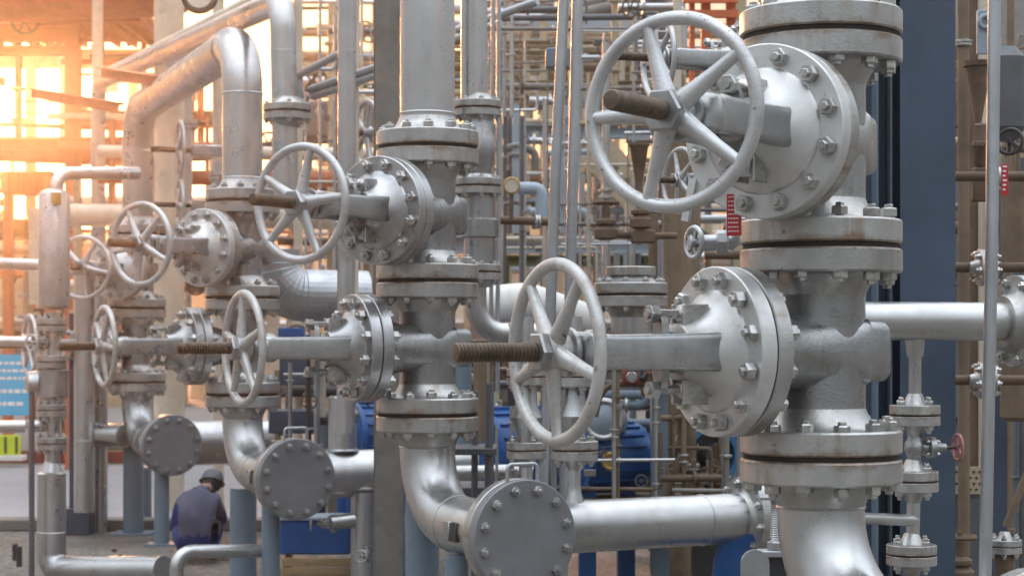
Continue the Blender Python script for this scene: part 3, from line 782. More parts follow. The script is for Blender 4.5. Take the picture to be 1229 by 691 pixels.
run('drain_stub', 'short drain stub reaching left from the drop leg', 'pipe', PX((436, 622, YC), (396, 627, YC-0.1)), W(9, YC), M_PIPE)
run('capped_stub', 'short capped silver stub left of the farthest elbow', 'pipe', PX((108, 521, 16.7), (150, 523, 16.4)), W(14, 16.5), M_PIPE, welds=[(P(118, 521, 16.6), (1, 0, 0))])

# ------------------------------------------------------------------ left edge: slim flanged column
YE = 13.5
r = thing('filter_column', 'slim column with tall silver filter cylinder, flanges and bottom elbow at the left edge', 'pipe')
def ex(px_, py): return P(px_, py, YE)
part('cylinder', MB().lathe([(W(8, YE), 0), (W(17, YE), 0.02), (W(18.5, YE), 0.03), (W(18.5, YE), W(138, YE)), (W(16, YE), W(142, YE)), (W(7, YE), W(146, YE))], T(ex(65, 372)), 28), M_SILVER, r)
part('label_plate', MB().box(-W(6, YE), W(6, YE), -W(19.5, YE), -W(18, YE), -W(7, YE), W(7, YE), T(ex(72, 240))), M_BRASS, r)
part('top_pipe', MB().tube(fillet([ex(68, 232), ex(68, 208), P(165, 208, YE+0.5)], 0.11, 8), W(8, YE), 20), M_PIPE, r)
part('neck', MB().tube([ex(63, 375), ex(63, 555)], W(9, YE), 18), M_PIPE, r)
part('bell', MB().lathe([(W(14, YE), 0), (W(18, YE), 0.01), (W(18, YE), W(34, YE)), (W(12, YE), W(38, YE))], T(ex(64, 478)), 24), M_SILVER, r)
part('side_bell', MB().lathe([(W(6, YE), 0), (W(14, YE), 0.03), (W(16, YE), 0.10)], AX(ex(30, 460), (1, 0.2, 0)), 20), M_SILVER, r)
for py in (390, 434, 492, 532): flange_pair(r, ex(62, py), UP, W(18, YE)/0.25, 6, True)
lp = fillet([ex(62, 568), ex(62, 684), P(196, 684, YE-0.6)], 0.12, 8)
part('lower_pipe', MB().tube([ex(62, 552), ex(62, 566)] + lp, [W(8, YE), W(13, YE)] + [W(17, YE)]*(len(lp)-1) + [W(17, YE)*0.98], 28), M_PIPE, r)
part('weld_seam', MB().torus(W(17, YE), 0.004, T(ex(62, 638)), 28, 5), M_PIPE, r)
small_valve('small flanged valve between two flange pairs on the left edge column', ex(62, 411), 0.36, -30)
small_valve('small grey valve low on the left edge column, above the cone reducer', ex(61, 511), 0.30, -60)
run('cross_pipe', 'thin pale pipe crossing left of the filter cylinder', 'pipe', PX((-30, 315, 14.2), (52, 318, 13.9)), W(7, 14), M_PIPE, welds=[(P(25, 316, 14), (1, 0, 0))])
run('cross_pipe', 'thin pale pipe leaving the small left valve toward the left edge', 'pipe', PX((-30, 409, 13.6), (40, 410, 13.5)), W(6, 14), M_PIPE)
run('cross_pipe', 'lowest thin pipe at the left edge beside the blue banner', 'pipe', PX((-30, 512, 13.6), (50, 511, 13.5)), W(7, 14), M_PIPE, welds=[(P(20, 512, 13.6), (1, 0, 0))])
r = run('lagged_riser', 'pale fat riser behind the filter cylinder', 'pipe', PX((45, 250, 15.5), (45, 365, 15.5)), W(10, 15.5), M_CREAM, seg=20)
run('thin_post', 'thin dark post standing just left of the slim column', 'post', [P(38, 470, 13.3), Vector((P(38, 0, 13.3).x, 13.3, 0))], 0.02, M_DARKGREY)

# slate column and tall lagged risers
YL = 16.6
p = P(98, 410, YL)
root = thing('slate_column', 'dark slate blue column with wide foot behind the slim left column', 'steel column', (p.x, YL, 0))
part('shaft', hbeam(MB(), W(24, YL), W(22, YL), 0.0, H+0.25, T(0, 0, 0), 0.012).box(-W(12, YL), W(12, YL), -W(11, YL)-0.006, -W(11, YL)-0.0005, 0, H+0.25), M_BLUE, root)
part('foot', MB().box(-W(23, YL), W(13, YL), -W(16, YL), W(14, YL), 0, W(32, YL), None, 0.005), M_BLUE, root)
run('lagged_riser', 'broad pale silver riser beside the slate column, ending above its foot', 'pipe', PX((101, 330, 16.2), (101, 614, 16.2)), W(12, 16.2), M_PIPE, seg=28, welds=[(P(101, 528, 16.2), UP)])
run('lagged_riser', 'narrow pale silver riser standing on the ground right of the slate column', 'pipe', [P(120, 300, 16.8), Vector((P(120, 0, 16.8).x, 16.8, 0))], W(9, 16.8), M_PIPE, seg=24)
for i, (x, y0, yy) in enumerate(((18, 652, 14.6), (23, 655, 14.2), (137, 658, 15.2), (144, 665, 14.8))):
    p = P(x, y0, yy)
    single('anchor_rod', ('tall' if i % 2 == 0 else 'short') + ' black anchor rod upright in the ground ' + ('near the left edge' if i < 2 else 'left of the farthest elbow post'), 'rod', MB().cyl(0.022, 0, p.z, T(p.x, p.y, 0), 8), M_BLACK, 'black anchor rods')
bp = fillet([P(212, 720, 11.6), P(212, 662, 11.6), P(330, 660, 12.0)], 0.10, 8)
run('low_pipe', 'low silver pipe bending down at the bottom edge left of the thick post', 'pipe', bp, W(8.5, 11.7), M_PIPE, welds=[(P(235, 661, 11.7), (1, 0.2, 0))])
# ------------------------------------------------------------------ ground level clutter, lower left
def timber_crate(label, px0, px1, py0, Y, dep):
    root = thing('timber_crate', label, 'crate', (0, 0, 0))
    z1 = P(0, py0, Y).z; x0, x1 = P(px0, 0, Y).x, P(px1, 0, Y).x
    n = max(2, int(z1/0.11))
    for i in range(n):
        h0 = 0.004 + (z1-0.004)*i/n; h1 = 0.004 + (z1-0.004)*(i+1)/n - 0.008
        part('plank', MB().box(x0, x1, Y, Y+0.022, h0, h1, None, 0.002), M_WOOD, root)
        part('plank', MB().box(x0, x0+0.022, Y+0.0225, Y+dep, h0, h1, None, 0.002), M_WOOD, root)
        part('plank', MB().box(x1-0.022, x1, Y+0.0225, Y+dep, h0, h1, None, 0.002), M_WOOD, root)
    return root
timber_crate('raw timber crate at the bottom edge below the blue box', 338, 428, 668, 13.6, 0.5)
x0, x1 = P(338, 0, 13.8).x, P(422, 0, 13.8).x; z0 = P(0, 667, 13.6).z+0.004; z1 = P(0, 622, 13.8).z
root = thing('blue_box', 'bright blue steel box standing on the timber crate', 'box')
part('shell', MB().box(x0, x1, 13.66, 14.0, z0, z1, None, 0.012), M_MOTOR, root)
part('lid', MB().box(x0-0.015, x1+0.015, 13.645, 14.015, z1+0.001, z1+0.022, None, 0.004), M_FARBLUE, root)
timber_crate('low timber pallet crate behind the low pipe bend', 222, 272, 664, 14.6, 0.5)

# ------------------------------------------------------------------ smaller equipment behind the nearest column
# a smaller gate valve behind the big handwheel
v = copy_tree(proto_valve, None, T(P(955, 78, 7.9)) @ RZ(-72) @ S(0.66), 'smaller grey gate valve partly hidden behind the big upper handwheel', None)
del v['group']
v2 = copy_tree(proto_valve, None, T(P(935, 222, 8.0)) @ RZ(-64) @ S(0.52), 'smallest grey gate valve seen through the big upper handwheel, below its twin', None)
del v2['group']
pc = P(955, 78, 7.9)
run('back_riser', 'silver riser behind the nearest column carrying the hidden smaller valve', 'pipe', [pc + UP*0.21, pc + UP*1.2], 0.085, M_PIPE)
# little isolation valve with the red tag
r = thing('gauge_line', 'short grey elbow line beside the red tag under the big wheel', 'pipe')
part('pipe', MB().tube(fillet(PX((838, 292, 6.3), (882, 290, 6.3), (884, 240, 6.3)), 0.03, 6), W(10, 6.3), 18), M_GALV, r)
part('collar', MB().cyl(W(15, 6.3), -0.02, 0.02, AX(P(866, 291, 6.3), (1, 0, 0)), 8), M_GALV, r)
part('union', MB().cyl(W(13, 6.3), -0.02, 0.03, AX(P(884, 272, 6.3), UP), 8), M_GALV, r)
r = thing('small_handwheel', 'small grey six lobed handwheel left of the red tag', 'handwheel', M=AX(P(833, 291, 6.3), Vector((-0.9, -0.45, 0))) )
rim = part('rim', MB().torus(W(18, 6.3), W(3.2, 6.3), None, 30, 8), M_GALV, r)
for i in range(5): part('spoke', MB().box(0.01, W(18, 6.3), -0.006, 0.006, -0.005, 0.005, RZ(72*i)), M_GALV, r)
part('hub', MB().cyl(0.016, -0.03, 0.02, None, 10), M_GALV, r)
tp = P(881, 258, 5.55)
r = thing('warning_tag', 'red warning tag with tiny white lettering hanging under the big wheel', 'tag', M=T(tp) @ RZ(-18))
tw, th = W(9, 5.55), W(25, 5.55)
part('plate', MB().box(-tw, tw, -0.002, 0.002, -th, th, None, 0.001), M_RED, r)
random.seed(3)
for i in range(9):
    z = th*0.86 - i*th*0.205
    x = -tw*0.78
    while x < tw*0.7:
        ln = random.uniform(0.10, 0.34)*tw
        if x+ln < tw*0.8: part('lettering', MB().box(x, x+ln, -0.0028, -0.0021, z-th*0.028, z+th*0.028), M_WHITE, r)
        x += ln + 0.10*tw
part('string', MB().tube([(0, 0, th), (0.0, 0.02, th+0.05)], 0.0015, 6), M_DARKGREY, r)

# capped flange column between the two near columns
YM = 10.4
r = thing('capped_column', 'vertical pipe with bolted top flange behind the lower wheel', 'pipe')
part('pipe', MB().tube(fillet([P(757, 372, YM), P(757, 432, YM), P(757, 432, YM) + Vector((0.5, 1.2, 0))], 0.2, 8), W(24, YM), 32), M_PIPE, r)
flange_pair(r, P(757, 354, YM), UP, W(44, YM)/0.25, 10, ph=0.1)
part('cover', MB().cyl(W(30, YM), 0, 0.05, T(P(757, 331, YM)), 32, 0.005), M_FLANGE, r)
run('brown_pipe', 'thick rust brown vertical pipe behind the red tag', 'pipe', [P(818, 172, 12), Vector((P(818, 0, 12).x, 12, 0))], W(23, 12), M_BROWNPIPE, seg=28)
single('funnel', 'rusty brown cone funnel seen through the big wheel', 'funnel', MB().lathe([(W(2.5, 11.5), -0.35), (W(3, 11.5), -0.02), (W(11, 11.5), W(48, 11.5)), (W(13, 11.5), W(50, 11.5)), (W(13, 11.5), W(53, 11.5)), (W(11, 11.5), W(53, 11.5))], T(P(767, 225, 11.5)), 18), M_RUST)
def rusty_valve(label, px_, py, Y, hgt, wheel=True):
    k = W(hgt, Y)
    root = thing('rusty_valve', label, 'valve', P(px_, py, Y), group='rusty brown valves on the back line')
    part('body', MB().lathe([(0.16*k, 0), (0.30*k, 0.05*k), (0.30*k, 0.25*k), (0.18*k, 0.35*k), (0.26*k, 0.40*k), (0.26*k, 0.48*k), (0.12*k, 0.55*k), (0.10*k, 0.85*k)], None, 14), M_RUST, root)
    part('stem', MB().cyl(0.05*k, 0.8*k, 1.05*k, None, 8), M_RUST, root)
    hw = part('handwheel', MB().torus(0.30*k, 0.05*k, None, 22, 6), M_RUST, root, T(0, 0, 0.93*k))
    for i in range(3): part('spoke', MB().box(0, 0.3*k, -0.03*k, 0.03*k, -0.02*k, 0.02*k, RZ(120*i)), M_RUST, hw)
rusty_valve('rusty brown valve on the back line, left of the square one', 727, 288, 11.2, 48)
rusty_valve('rusty brown valve with square body beside the thick brown pipe', 769, 275, 11.2, 46)
single('rusty_block', 'square rusty manifold block beside the thick brown pipe', 'manifold', MB().box(-W(15, 11.2), W(15, 11.2), -0.05, 0.05, -W(8, 11.2), W(8, 11.2), T(P(772, 284, 11.2)), 0.01), M_RUST)
run('rusty_line', 'thin rusty line joining the back valves to the thick brown pipe', 'pipe', PX((715, 282, 11.2), (812, 283, 11.3)), W(4, 11.2), M_RUST)
run('rusty_line', 'thin dark rusty line left of the conduits at gauge height', 'pipe', PX((592, 264, 11.4), (662, 266, 11.4)), W(5, 11.4), M_RUST, pairs=[(P(646, 266, 11.4), (1, 0, 0))], k=0.16, n=4)
r = thing('pressure_gauge', 'round pressure gauge on a rusty stem right of the slim riser', 'gauge', P(614, 223, 11.3))
part('case', MB().lathe([(W(9, 11.3), -0.02), (W(10.5, 11.3), -0.015), (W(10.5, 11.3), 0.02), (W(9, 11.3), 0.024), (W(9, 11.3), 0.018)], RX(90), 24), M_BRASS, r)
part('dial', MB().cyl(W(8.5, 11.3), 0.0, 0.019, RX(90), 24, 0), M_CREAM, r)
part('stem', MB().tube([(0, 0, -W(10, 11.3)), (0, 0, -W(40, 11.3))], 0.012, 8), M_RUST, r)
run('blue_grey_elbow', 'blue grey lagged elbow right of the pressure gauge', 'pipe elbow', fillet(PX((622, 226, 12), (650, 226, 12), (650, 268, 12)), 0.05, 5), W(7.5, 12), M_FARBLUE)
r = thing('ring_gauge', 'brown rimmed round gauge cut by the top edge above the pipe loop', 'gauge', P(240, -4, 13.2))
part('case', MB().torus(W(18, 13.2), W(4.5, 13.2), RX(80), 30, 8), M_RUST, r)
part('dial', MB().cyl(W(16, 13.2), 0.0, 0.02, RX(80), 24, 0), M_CREAM, r)
part('stem', MB().tube([(0, 0, W(18, 13.2)), (0, 0, W(60, 13.2))], 0.015, 8), M_RUST, r)
run('gauge_pipe', 'thin overhead pipe the brown rimmed gauge hangs from', 'pipe', PX((200, -62, 13.2), (420, -62, 13.2)), 0.025, M_PIPE)

# thin wheels and chain stems behind the third column
for i, (px_, py, Y, kk, lab) in enumerate(((440, 160, 12.3, 0.82, 'grey handwheel peeking over the middle bonnet, left of the brown column'), (216, 180, 16.2, 0.95, 'thin pale handwheel left of the third riser, upper of two'), (216, 246, 16.2, 0.85, 'thin pale handwheel left of the third riser, lower of two'))):
    r = thing('back_handwheel', lab, 'handwheel', M=T(P(px_, py, Y)) @ RZ((-62, -72, -72)[i]) @ RX(90) @ S(kk), group='handwheels in the back row')
    hw = make_handwheel(r, RZ(30*i), detail=False)
    part('stem', MB().cyl(0.026, -0.35, 0.26, None, 10), M_STEM, r)
    part('bracket', MB().box(-0.05, 0.05, -0.05, 0.05, -0.75, -0.1, None, 0.01), M_SILVER, r)
for i, (px_, Y, y0) in enumerate(((226, 17.5, 100), (262, 15.8, 195))):
    run('thin_riser', ('thin pale riser beside the thin back handwheels', 'short pale riser just left of the third riser pipe')[i], 'pipe', [P(px_, y0, Y), P(px_, 330, Y)], W((5, 7)[i], Y), M_PIPE, pairs=[(P(px_, (150, 212)[i], Y), UP)], k=W(11, Y)/0.25, n=4, small=True)

# ------------------------------------------------------------------ blue pumps and motors
def motor(label, px_, py, Y, rad, length, direc, fins=True):
    root = thing('electric_motor', label, 'motor', M=AX(P(px_, py, Y), direc), group='blue pump motors')
    part('barrel', MB().lathe([(rad*0.55, -length/2-0.06), (rad*0.9, -length/2-0.03), (rad, -length/2), (rad, length/2), (rad*0.92, length/2+0.02), (rad*0.5, length/2+0.07)], None, 32), M_MOTOR, root)
    if fins:
        for i in range(18):
            a = 2*math.pi*i/18
            part('fin', MB().box(rad*0.98, rad*1.07, -0.006, 0.006, -length*0.42, length*0.42, RZ(20*i)), M_MOTOR, root)
    part('end_cover', MB().ring(rad*1.10, rad*0.6, -0.02, 0.02, T(0, 0, -length/2), 28), M_MOTOR, root)
    zz = P(px_, py, Y).z
    # feet straight down in world
    Mi = AX((0, 0, 0), direc).to_3x3().inverted()
    ft = MB()
    for s_ in (-1, 1):
        part('foot', MB().box(-0.05, 0.05, -0.10, 0.10, -zz, -rad*0.7, (Mi.to_4x4() @ T(Vector(direc).normalized()*length*0.33*s_))), M_MOTOR, root)
    return root
motor('big blue pump motor behind the left flanged riser', 612, 540, 12.2, 0.27, 0.55, Vector((0.8, 0.6, 0)))
motor('blue pump motor with brass sight glass behind the header', 728, 548, 11.2, 0.20, 0.40, Vector((0.9, 0.44, 0)))
motor('dark blue pump motor low behind the third column', 455, 520, 13.5, 0.22, 0.45, Vector((0.85, 0.5, 0)))
r = thing('sight_glass', 'small amber brass sight glass on the blue pump', 'sight glass', P(733, 553, 10.85))
part('bezel', MB().torus(W(9, 10.9), W(2.6, 10.9), RX(90), 20, 8), M_BRASS, r)
part('lens', MB().cyl(W(8, 10.9), -0.005, 0.006, RX(90), 20), M_BRASS, r)
part('mount', MB().cyl(W(7, 10.9), -0.25, -0.006, RX(90), 14), M_DARKGREY, r)
r = thing('coupling_guard', 'round pale pump cover with rim above the blue motor', 'pump cover', M=AX(P(725, 503, 10.95), Vector((-0.3, -1, 0.1))))
part('rim', MB().torus(W(22, 11), W(4, 11), None, 26, 8), M_PIPE, r)
part('dome', MB().lathe([(W(20, 11), -0.2), (W(20, 11), 0), (W(12, 11), 0.03), (W(3, 11), 0.04)], None, 24), M_FARBLUE, r)
r = thing('pump_casing', 'round black pump casing with bright blue rim behind the nearest bonnet', 'pump', M=AX(P(853, 546, 10.9), Vector((0.35, -1, 0))))
part('rim', MB().ring(W(36, 10.9), W(29, 10.9), -0.05, 0.03, None, 36), painted('rim_blue', (0.025, 0.12, 0.24), 0.1, 0, 0.4, 0.2, (0.03, 0.1, 0.2)), r)
part('casing', MB().lathe([(W(28, 10.9), -0.3), (W(28, 10.9), 0.0), (W(26, 10.9), 0.004), (W(25, 10.9), -0.03), (W(14, 10.9), -0.03), (W(12, 10.9), 0.06), (W(6, 10.9), 0.06)], None, 28), M_BLACK, r)
part('foot', MB().box(-0.1, 0.1, -0.06, 0.06, -(P(853, 546, 10.9).z), -0.05, AX((0, 0, 0), Vector((0.35, -1, 0))).inverted() @ T(0, 0.1, 0)), M_BLACK, r)
single('brown_cabinet', 'plain dark brown steel cabinet right of the amber sight glass', 'cabinet', fbox(MB(), 758, 786, 530, 640, 11.6, 0.12, 0.006), M_RUST)
single('back_post', 'flat blue grey steel post behind the header, right of the brown cabinet', 'post', fbox(MB(), 782, 804, 460, 691, 10.9, 0.12, 0.003), M_POST)
run('bent_pipe', 'brown bent drain pipe beside the flat blue grey post', 'pipe', fillet(PX((818, 470, 10.2), (818, 545, 10.2), (795, 600, 10.2), (795, 640, 10.2)), 0.08, 6), W(5, 10.2), M_BROWNPIPE)
run('bent_pipe', 'brown upright pipe right of the bent drain pipe', 'pipe', PX((828, 430, 10.4), (829, 640, 10.4)), W(7, 10.4), M_BROWNPIPE, pairs=[(P(829, 500, 10.4), UP), (P(829, 560, 10.4), UP)], k=0.2, n=4)
run('curved_line', 'thin brown line arching over the pump cover', 'pipe', fillet(PX((714, 500, 10.6), (722, 462, 10.6), (780, 458, 10.6), (812, 452, 10.5)), 0.12, 6), W(4, 10.6), M_BROWNPIPE)
rusty_valve('rusty valve under the yoke of the nearest lower valve', 778, 475, 10.4, 30)
r = thing('red_fitting', 'dark red fitting under the yoke of the nearest lower valve', 'fitting', P(757, 452, 10.4))
part('block', MB().box(-W(10, 10.4), W(10, 10.4), -0.05, 0.05, -W(10, 10.4), W(10, 10.4), None, 0.012), M_BRICK, r)
part('plug', MB().cyl(W(7, 10.4), 0.05, 0.09, RX(90), 8), M_BOLT, r)
single('machine_bed', 'long rusty steel bed under the pumps behind the header', 'machine bed', fbox(MB(), 690, 850, 605, 640, 10.6, 0.9, 0.01), M_RUST)
rusty_valve('little red brown valve on the machine bed by the upright pipe', 840, 606, 10.4, 40)
run('low_rod', 'dark threaded rod standing left of the left flanged riser', 'rod', PX((587, 460, 9.6), (586, 691, 9.6)), W(5, 9.6), M_DARKGREY)
run('low_rod', 'dark threaded rod just right of the middle flange', 'rod', PX((570, 470, 9.9), (569, 691, 9.9)), W(4, 9.9), M_DARKGREY)
single('clamp_plate', 'grey clamp plate joining two dark threaded rods', 'bracket', fbox(MB(), 545, 596, 538, 546, 9.55, 0.45, 0.003), M_DARKGREY)
single('clamp_plate', 'lower dark shelf plate behind the middle elbow', 'bracket', fbox(MB(), 520, 605, 585, 600, 10.0, 0.5, 0.003), M_DARKGREY)
run('back_pipe', 'short pale horizontal pipe behind the middle elbow', 'pipe', PX((520, 568, 10.9), (640, 565, 10.9)), W(9, 10.9), M_PIPE)
run('back_pipe', 'thicker pale horizontal pipe behind the middle elbow', 'pipe', PX((520, 558, 11.4), (575, 555, 11.4)), W(18, 11.4), M_PIPE)
run('back_pipe', 'slate blue vertical pipe behind the middle flange', 'pipe', PX((556, 430, 10.2), (556, 545, 10.2)), W(10, 10.2), M_POST)
run('back_pipe', 'brown vertical pipe right of the slate blue pipe', 'pipe', PX((577, 420, 11.6), (577, 530, 11.6)), W(9, 11.6), M_BROWNPIPE)
r = run('tank_leg', 'row of dark grey skid beam behind the third header', 'steel beam', PX((330, 500, 14.2), (445, 500, 14.2)), W(10, 14.2), M_DARKGREY)
single('dark_cabinet', 'dark slate cabinet behind the third column lower valve', 'cabinet', fbox(MB(), 335, 380, 418, 462, 14.2, 0.3, 0.01), M_BLUE)
single('dark_cabinet', 'dark slate skid under the cabinet behind the lifting handle', 'cabinet', fbox(MB(), 322, 378, 492, 520, 14.0, 0.35, 0.01), M_BLUE)
run('cream_post', 'short cream post right of the dark cabinet', 'post', PX((384, 425, 13.9), (384, 500, 13.9)), W(7, 13.9), M_CREAM)

# ------------------------------------------------------------------ right edge clutter
YR = 8.6
def rp(name, label, cat, pts, rpx, mat, **kw): return run(name, label, cat, PX(*[(x, y, kw.pop('Y', YR) if False else YR2) for x, y in pts]), W(rpx, YR2), mat, **kw)
YR2 = 8.8
rp('brown_riser', 'thin brown grey riser just right of the blue column', 'pipe', [(1156, -40), (1157, 700)], 7, M_BROWNPIPE, pairs=[(P(1156, 52, YR2), UP)], k=0.16, n=4)
YR2 = 9.2
rp('brown_riser', 'dark brown riser second right of the blue column', 'pipe', [(1168, -40), (1169, 700)], 6, M_RUST)
rp('cream_riser', 'dull cream riser behind the leaning pole', 'pipe', [(1179, -40), (1180, 700)], 8, M_CREAM)
YR2 = 8.5
single('bracket_box', 'pale blue bracket plate with round hole near the top right', 'bracket', fbox(MB(), 1173, 1189, 12, 65, 8.4, 0.02, 0.003).torus(W(7, 8.4), W(2.5, 8.4), T(P(1183, 26, 8.39)) @ RX(90), 18, 6), M_FARBLUE)
single('funnel', 'rusty brown cone funnel right of the blue column', 'funnel', MB().lathe([(W(3, YR2), -W(90, YR2)), (W(4, YR2), -0.02), (W(15, YR2), W(60, YR2)), (W(18, YR2), W(62, YR2)), (W(18, YR2), W(68, YR2)), (W(15, YR2), W(68, YR2))], T(P(1174, 142, YR2)), 20), M_RUST)
r = thing('brass_cock', 'rusty brown drain cock below the right hand funnel', 'valve', P(1177, 175, 8.4))
part('body', MB().lathe([(0.02, -0.10), (0.032, -0.08), (0.032, -0.02), (0.042, 0.0), (0.032, 0.04), (0.032, 0.09), (0.02, 0.10)], None, 12), M_RUST, r)
part('spindle', MB().cyl(0.014, 0.0, 0.07, RX(90), 8), M_RUST, r)
part('lever', MB().box(-0.05, 0.01, -0.085, -0.07, -0.012, 0.012, None, 0.003), M_RUST, r)
part('outlet', MB().box(-0.04, 0.03, -0.03, 0.03, -0.25, -0.1, None, 0.006), M_RUST, r)
for i, (py, lab) in enumerate(((321, 'rusty cross pipe with flange behind the leaning pole, above the branch pipe'), (456, 'rusty cross pipe with flange behind the leaning pole, below the branch pipe'), (212, 'rusty cross pipe level with the dark little handwheel'))):
    rr = run('rusty_cross_pipe', lab, 'pipe', PX((1146, py, 8.3), (1232, py, 8.2)), W(6, 8.3), M_RUST, pairs=[(P(1183 if i < 2 else 1200, py, 8.25), (1, 0, 0))], k=W(22 if i < 2 else 12, 8.25)/0.25, n=6, group='rusty cross pipes at the right edge', small=True)
single('vessel', 'slate grey vertical vessel behind the leaning pole', 'vessel', MB().lathe([(W(10, 10), -0.02), (W(24, 10), 0.05), (W(24, 10), W(95, 10)), (W(12, 10), W(108, 10))], T(P(1207, 165, 10)), 28), M_DARKGREY)
r = thing('dark_handwheel', 'small black handwheel at the right edge beside the pole', 'handwheel', M=AX(P(1212, 170, 8.0), Vector((-0.5, -0.85, 0.1))))
part('rim', MB().torus(W(15, 8), W(2.4, 8), None, 28, 8), M_BLACK, r)
for i in range(3): part('spoke', MB().box(0, W(15, 8), -0.007, 0.007, -0.006, 0.006, RZ(120*i+30)), M_BLACK, r)
part('spindle', MB().cyl(0.012, -0.12, 0.03, None, 8), M_BLACK, r)
r = thing('warning_tag', 'narrow red tag with white marks at the right edge below the black handwheel', 'tag', M=T(P(1206, 216, 7.9)) @ RZ(10))
part('plate', MB().box(-W(4.5, 7.9), W(4.5, 7.9), -0.002, 0.002, -W(19, 7.9), W(19, 7.9), None, 0.001), M_RED, r)
for i in range(6): part('lettering', MB().box(-W(3, 7.9), W(2.5-(i % 3), 7.9), -0.0028, -0.0021, W(15-i*5.5, 7.9), W(17-i*5.5, 7.9)), M_WHITE, r)
single('brown_tank', 'rust brown tank section at the right edge above the silver flange', 'tank', MB().lathe([(W(26, 9), 0), (W(30, 9), 0.02), (W(30, 9), W(110, 9)), (W(26, 9), W(114, 9))], T(P(1232, 322, 9)), 28), M_BROWNPIPE)
single('brown_tank', 'rust brown tank section at the right edge below the silver flange', 'tank', MB().lathe([(W(24, 9), 0), (W(29, 9), 0.02), (W(29, 9), W(70, 9)), (W(24, 9), W(74, 9))], T(P(1230, 505, 9)), 28), M_BROWNPIPE)
single('slate_post', 'slate grey post at the right edge behind the leaning pole', 'post', fbox(MB(), 1190, 1209, 440, 760, 9.4, 0.15), M_BLUE)
root = thing('perforated_panel', 'yellow topped dark panel with rows of holes right of the blue column', 'panel')
part('upper_sheet', fbox(MB(), 1142, 1180, 560, 592, 8.9, 0.02), M_BEIGE, root)
part('lower_sheet', fbox(MB(), 1142, 1180, 592.6, 700, 8.92, 0.02), M_DARKGREY, root)
hm = MB().cyl(W(1.6, 8.9), -0.001, 0.002, RX(90), 8, 0).mesh('hole', M_BLACK)
for i in range(5):
    for j in range(4):
        obj('hole', hm, root, T(P(1148+i*7+(j % 2)*3, 566+j*7, 8.898)))
r = run('slanting_pipe', 'slanting grey pipe entering a brown flange at the lower right corner', 'pipe', PX((1236, 560, 8.0), (1207, 632, 8.0)), W(4.5, 8), M_BROWNPIPE, pairs=[(P(1206, 655, 8.0), UP)], k=W(20, 8)/0.25, n=6, small=True)
run('corner_post', 'short brown pipe below the flange in the lower right corner', 'pipe', PX((1206, 660, 8.0), (1206, 780, 8.0)), W(12, 8), M_RUST)
rusty_valve('rusty valve half hidden between blue column and pole at the bottom', 1152, 700, 8.6, 60)

# pale lever bracket seen through the big wheel
r = thing('lever_bracket', 'pale silver bracket plate with big round bolt, seen through the big wheel spokes', 'bracket', M=T(P(848, 200, 6.9)) @ RZ(-30))
bk = W(1, 6.9)
part('plate', MB().extrude([(-16*bk, -30*bk), (22*bk, -44*bk), (34*bk, -20*bk), (14*bk, 30*bk), (0, 34*bk), (-14*bk, 26*bk)], -0.012, 0.012, RX(90)), M_BONNET, r)
part('bolt', MB().cyl(11*bk, 0.012, 0.035, RX(90) @ T(2*bk, 16*bk, 0), 20), M_BOLT, r)
part('bolt', MB().cyl(6*bk, 0.012, 0.03, RX(90) @ T(14*bk, -26*bk, 0), 6), M_BOLT, r)
part('arm', MB().box(-0.014, 0.014, -0.01, 0.01, -0.16, 0.0, T(-14*bk, -0.02, -14*bk) @ RY(12)), M_BONNET, r)

# ------------------------------------------------------------------ far pipe racks
def rack(label, Y, cols, beams, mat, cw, dep=0.0, braces=(), ztop=None, group=None):
    """cols: (px, py_top); beams: (px0, px1, py0, py1); braces: (x0,y0,x1,y1,w)"""
    root = thing('pipe_rack', label, 'pipe rack', group=group)
    for px_, pyt in cols:
        p = P(px_, pyt, Y)
        w = W(cw, Y)
        part('column', hbeam(MB(), w, w, 0, p.z, T(p.x, Y, 0), w*0.09), mat, root)
    for x0, x1, y0, y1 in beams:
        A = P(x0, y1, Y); C_ = P(x1, y0, Y); h = C_.z-A.z; t = h*0.12
        mb = MB().box(A.x, C_.x, Y-0.10, Y+0.10, A.z, A.z+t).box(A.x, C_.x, Y-0.10, Y+0.10, C_.z-t, C_.z).box(A.x, C_.x, Y-0.012, Y+0.012, A.z+t, C_.z-t)
        part('beam', mb, mat, root)
    for x0, y0, x1, y1, w in braces:
        part('brace', MB().tube([P(x0, y0, Y), P(x1, y1, Y)], W(w/2, Y), 6), mat, root)
    return root
# upper left gantry
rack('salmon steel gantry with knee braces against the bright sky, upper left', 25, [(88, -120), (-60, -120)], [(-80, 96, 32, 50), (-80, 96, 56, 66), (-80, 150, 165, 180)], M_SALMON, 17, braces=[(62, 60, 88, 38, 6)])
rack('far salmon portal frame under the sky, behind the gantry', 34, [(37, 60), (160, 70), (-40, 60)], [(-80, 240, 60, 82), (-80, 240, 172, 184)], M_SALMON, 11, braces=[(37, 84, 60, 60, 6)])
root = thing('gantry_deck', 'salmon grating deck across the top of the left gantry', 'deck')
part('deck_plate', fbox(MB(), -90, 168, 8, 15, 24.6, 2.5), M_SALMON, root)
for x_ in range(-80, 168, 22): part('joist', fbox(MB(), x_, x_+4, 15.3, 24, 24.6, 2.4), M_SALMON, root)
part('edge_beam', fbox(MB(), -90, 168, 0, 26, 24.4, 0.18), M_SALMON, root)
single('overhead_vessel', 'big round vessel belly hanging over the upper left corner', 'vessel', MB().lathe([(0.2, -0.5), (0.8, -0.35), (1.0, 0), (1.0, 4), (0.8, 4.35), (0.2, 4.5)], AX(P(178, -75, 24) + Vector((0.3, 0, 0)), (-1, 0.25, 0)), 36), M_SALMON)
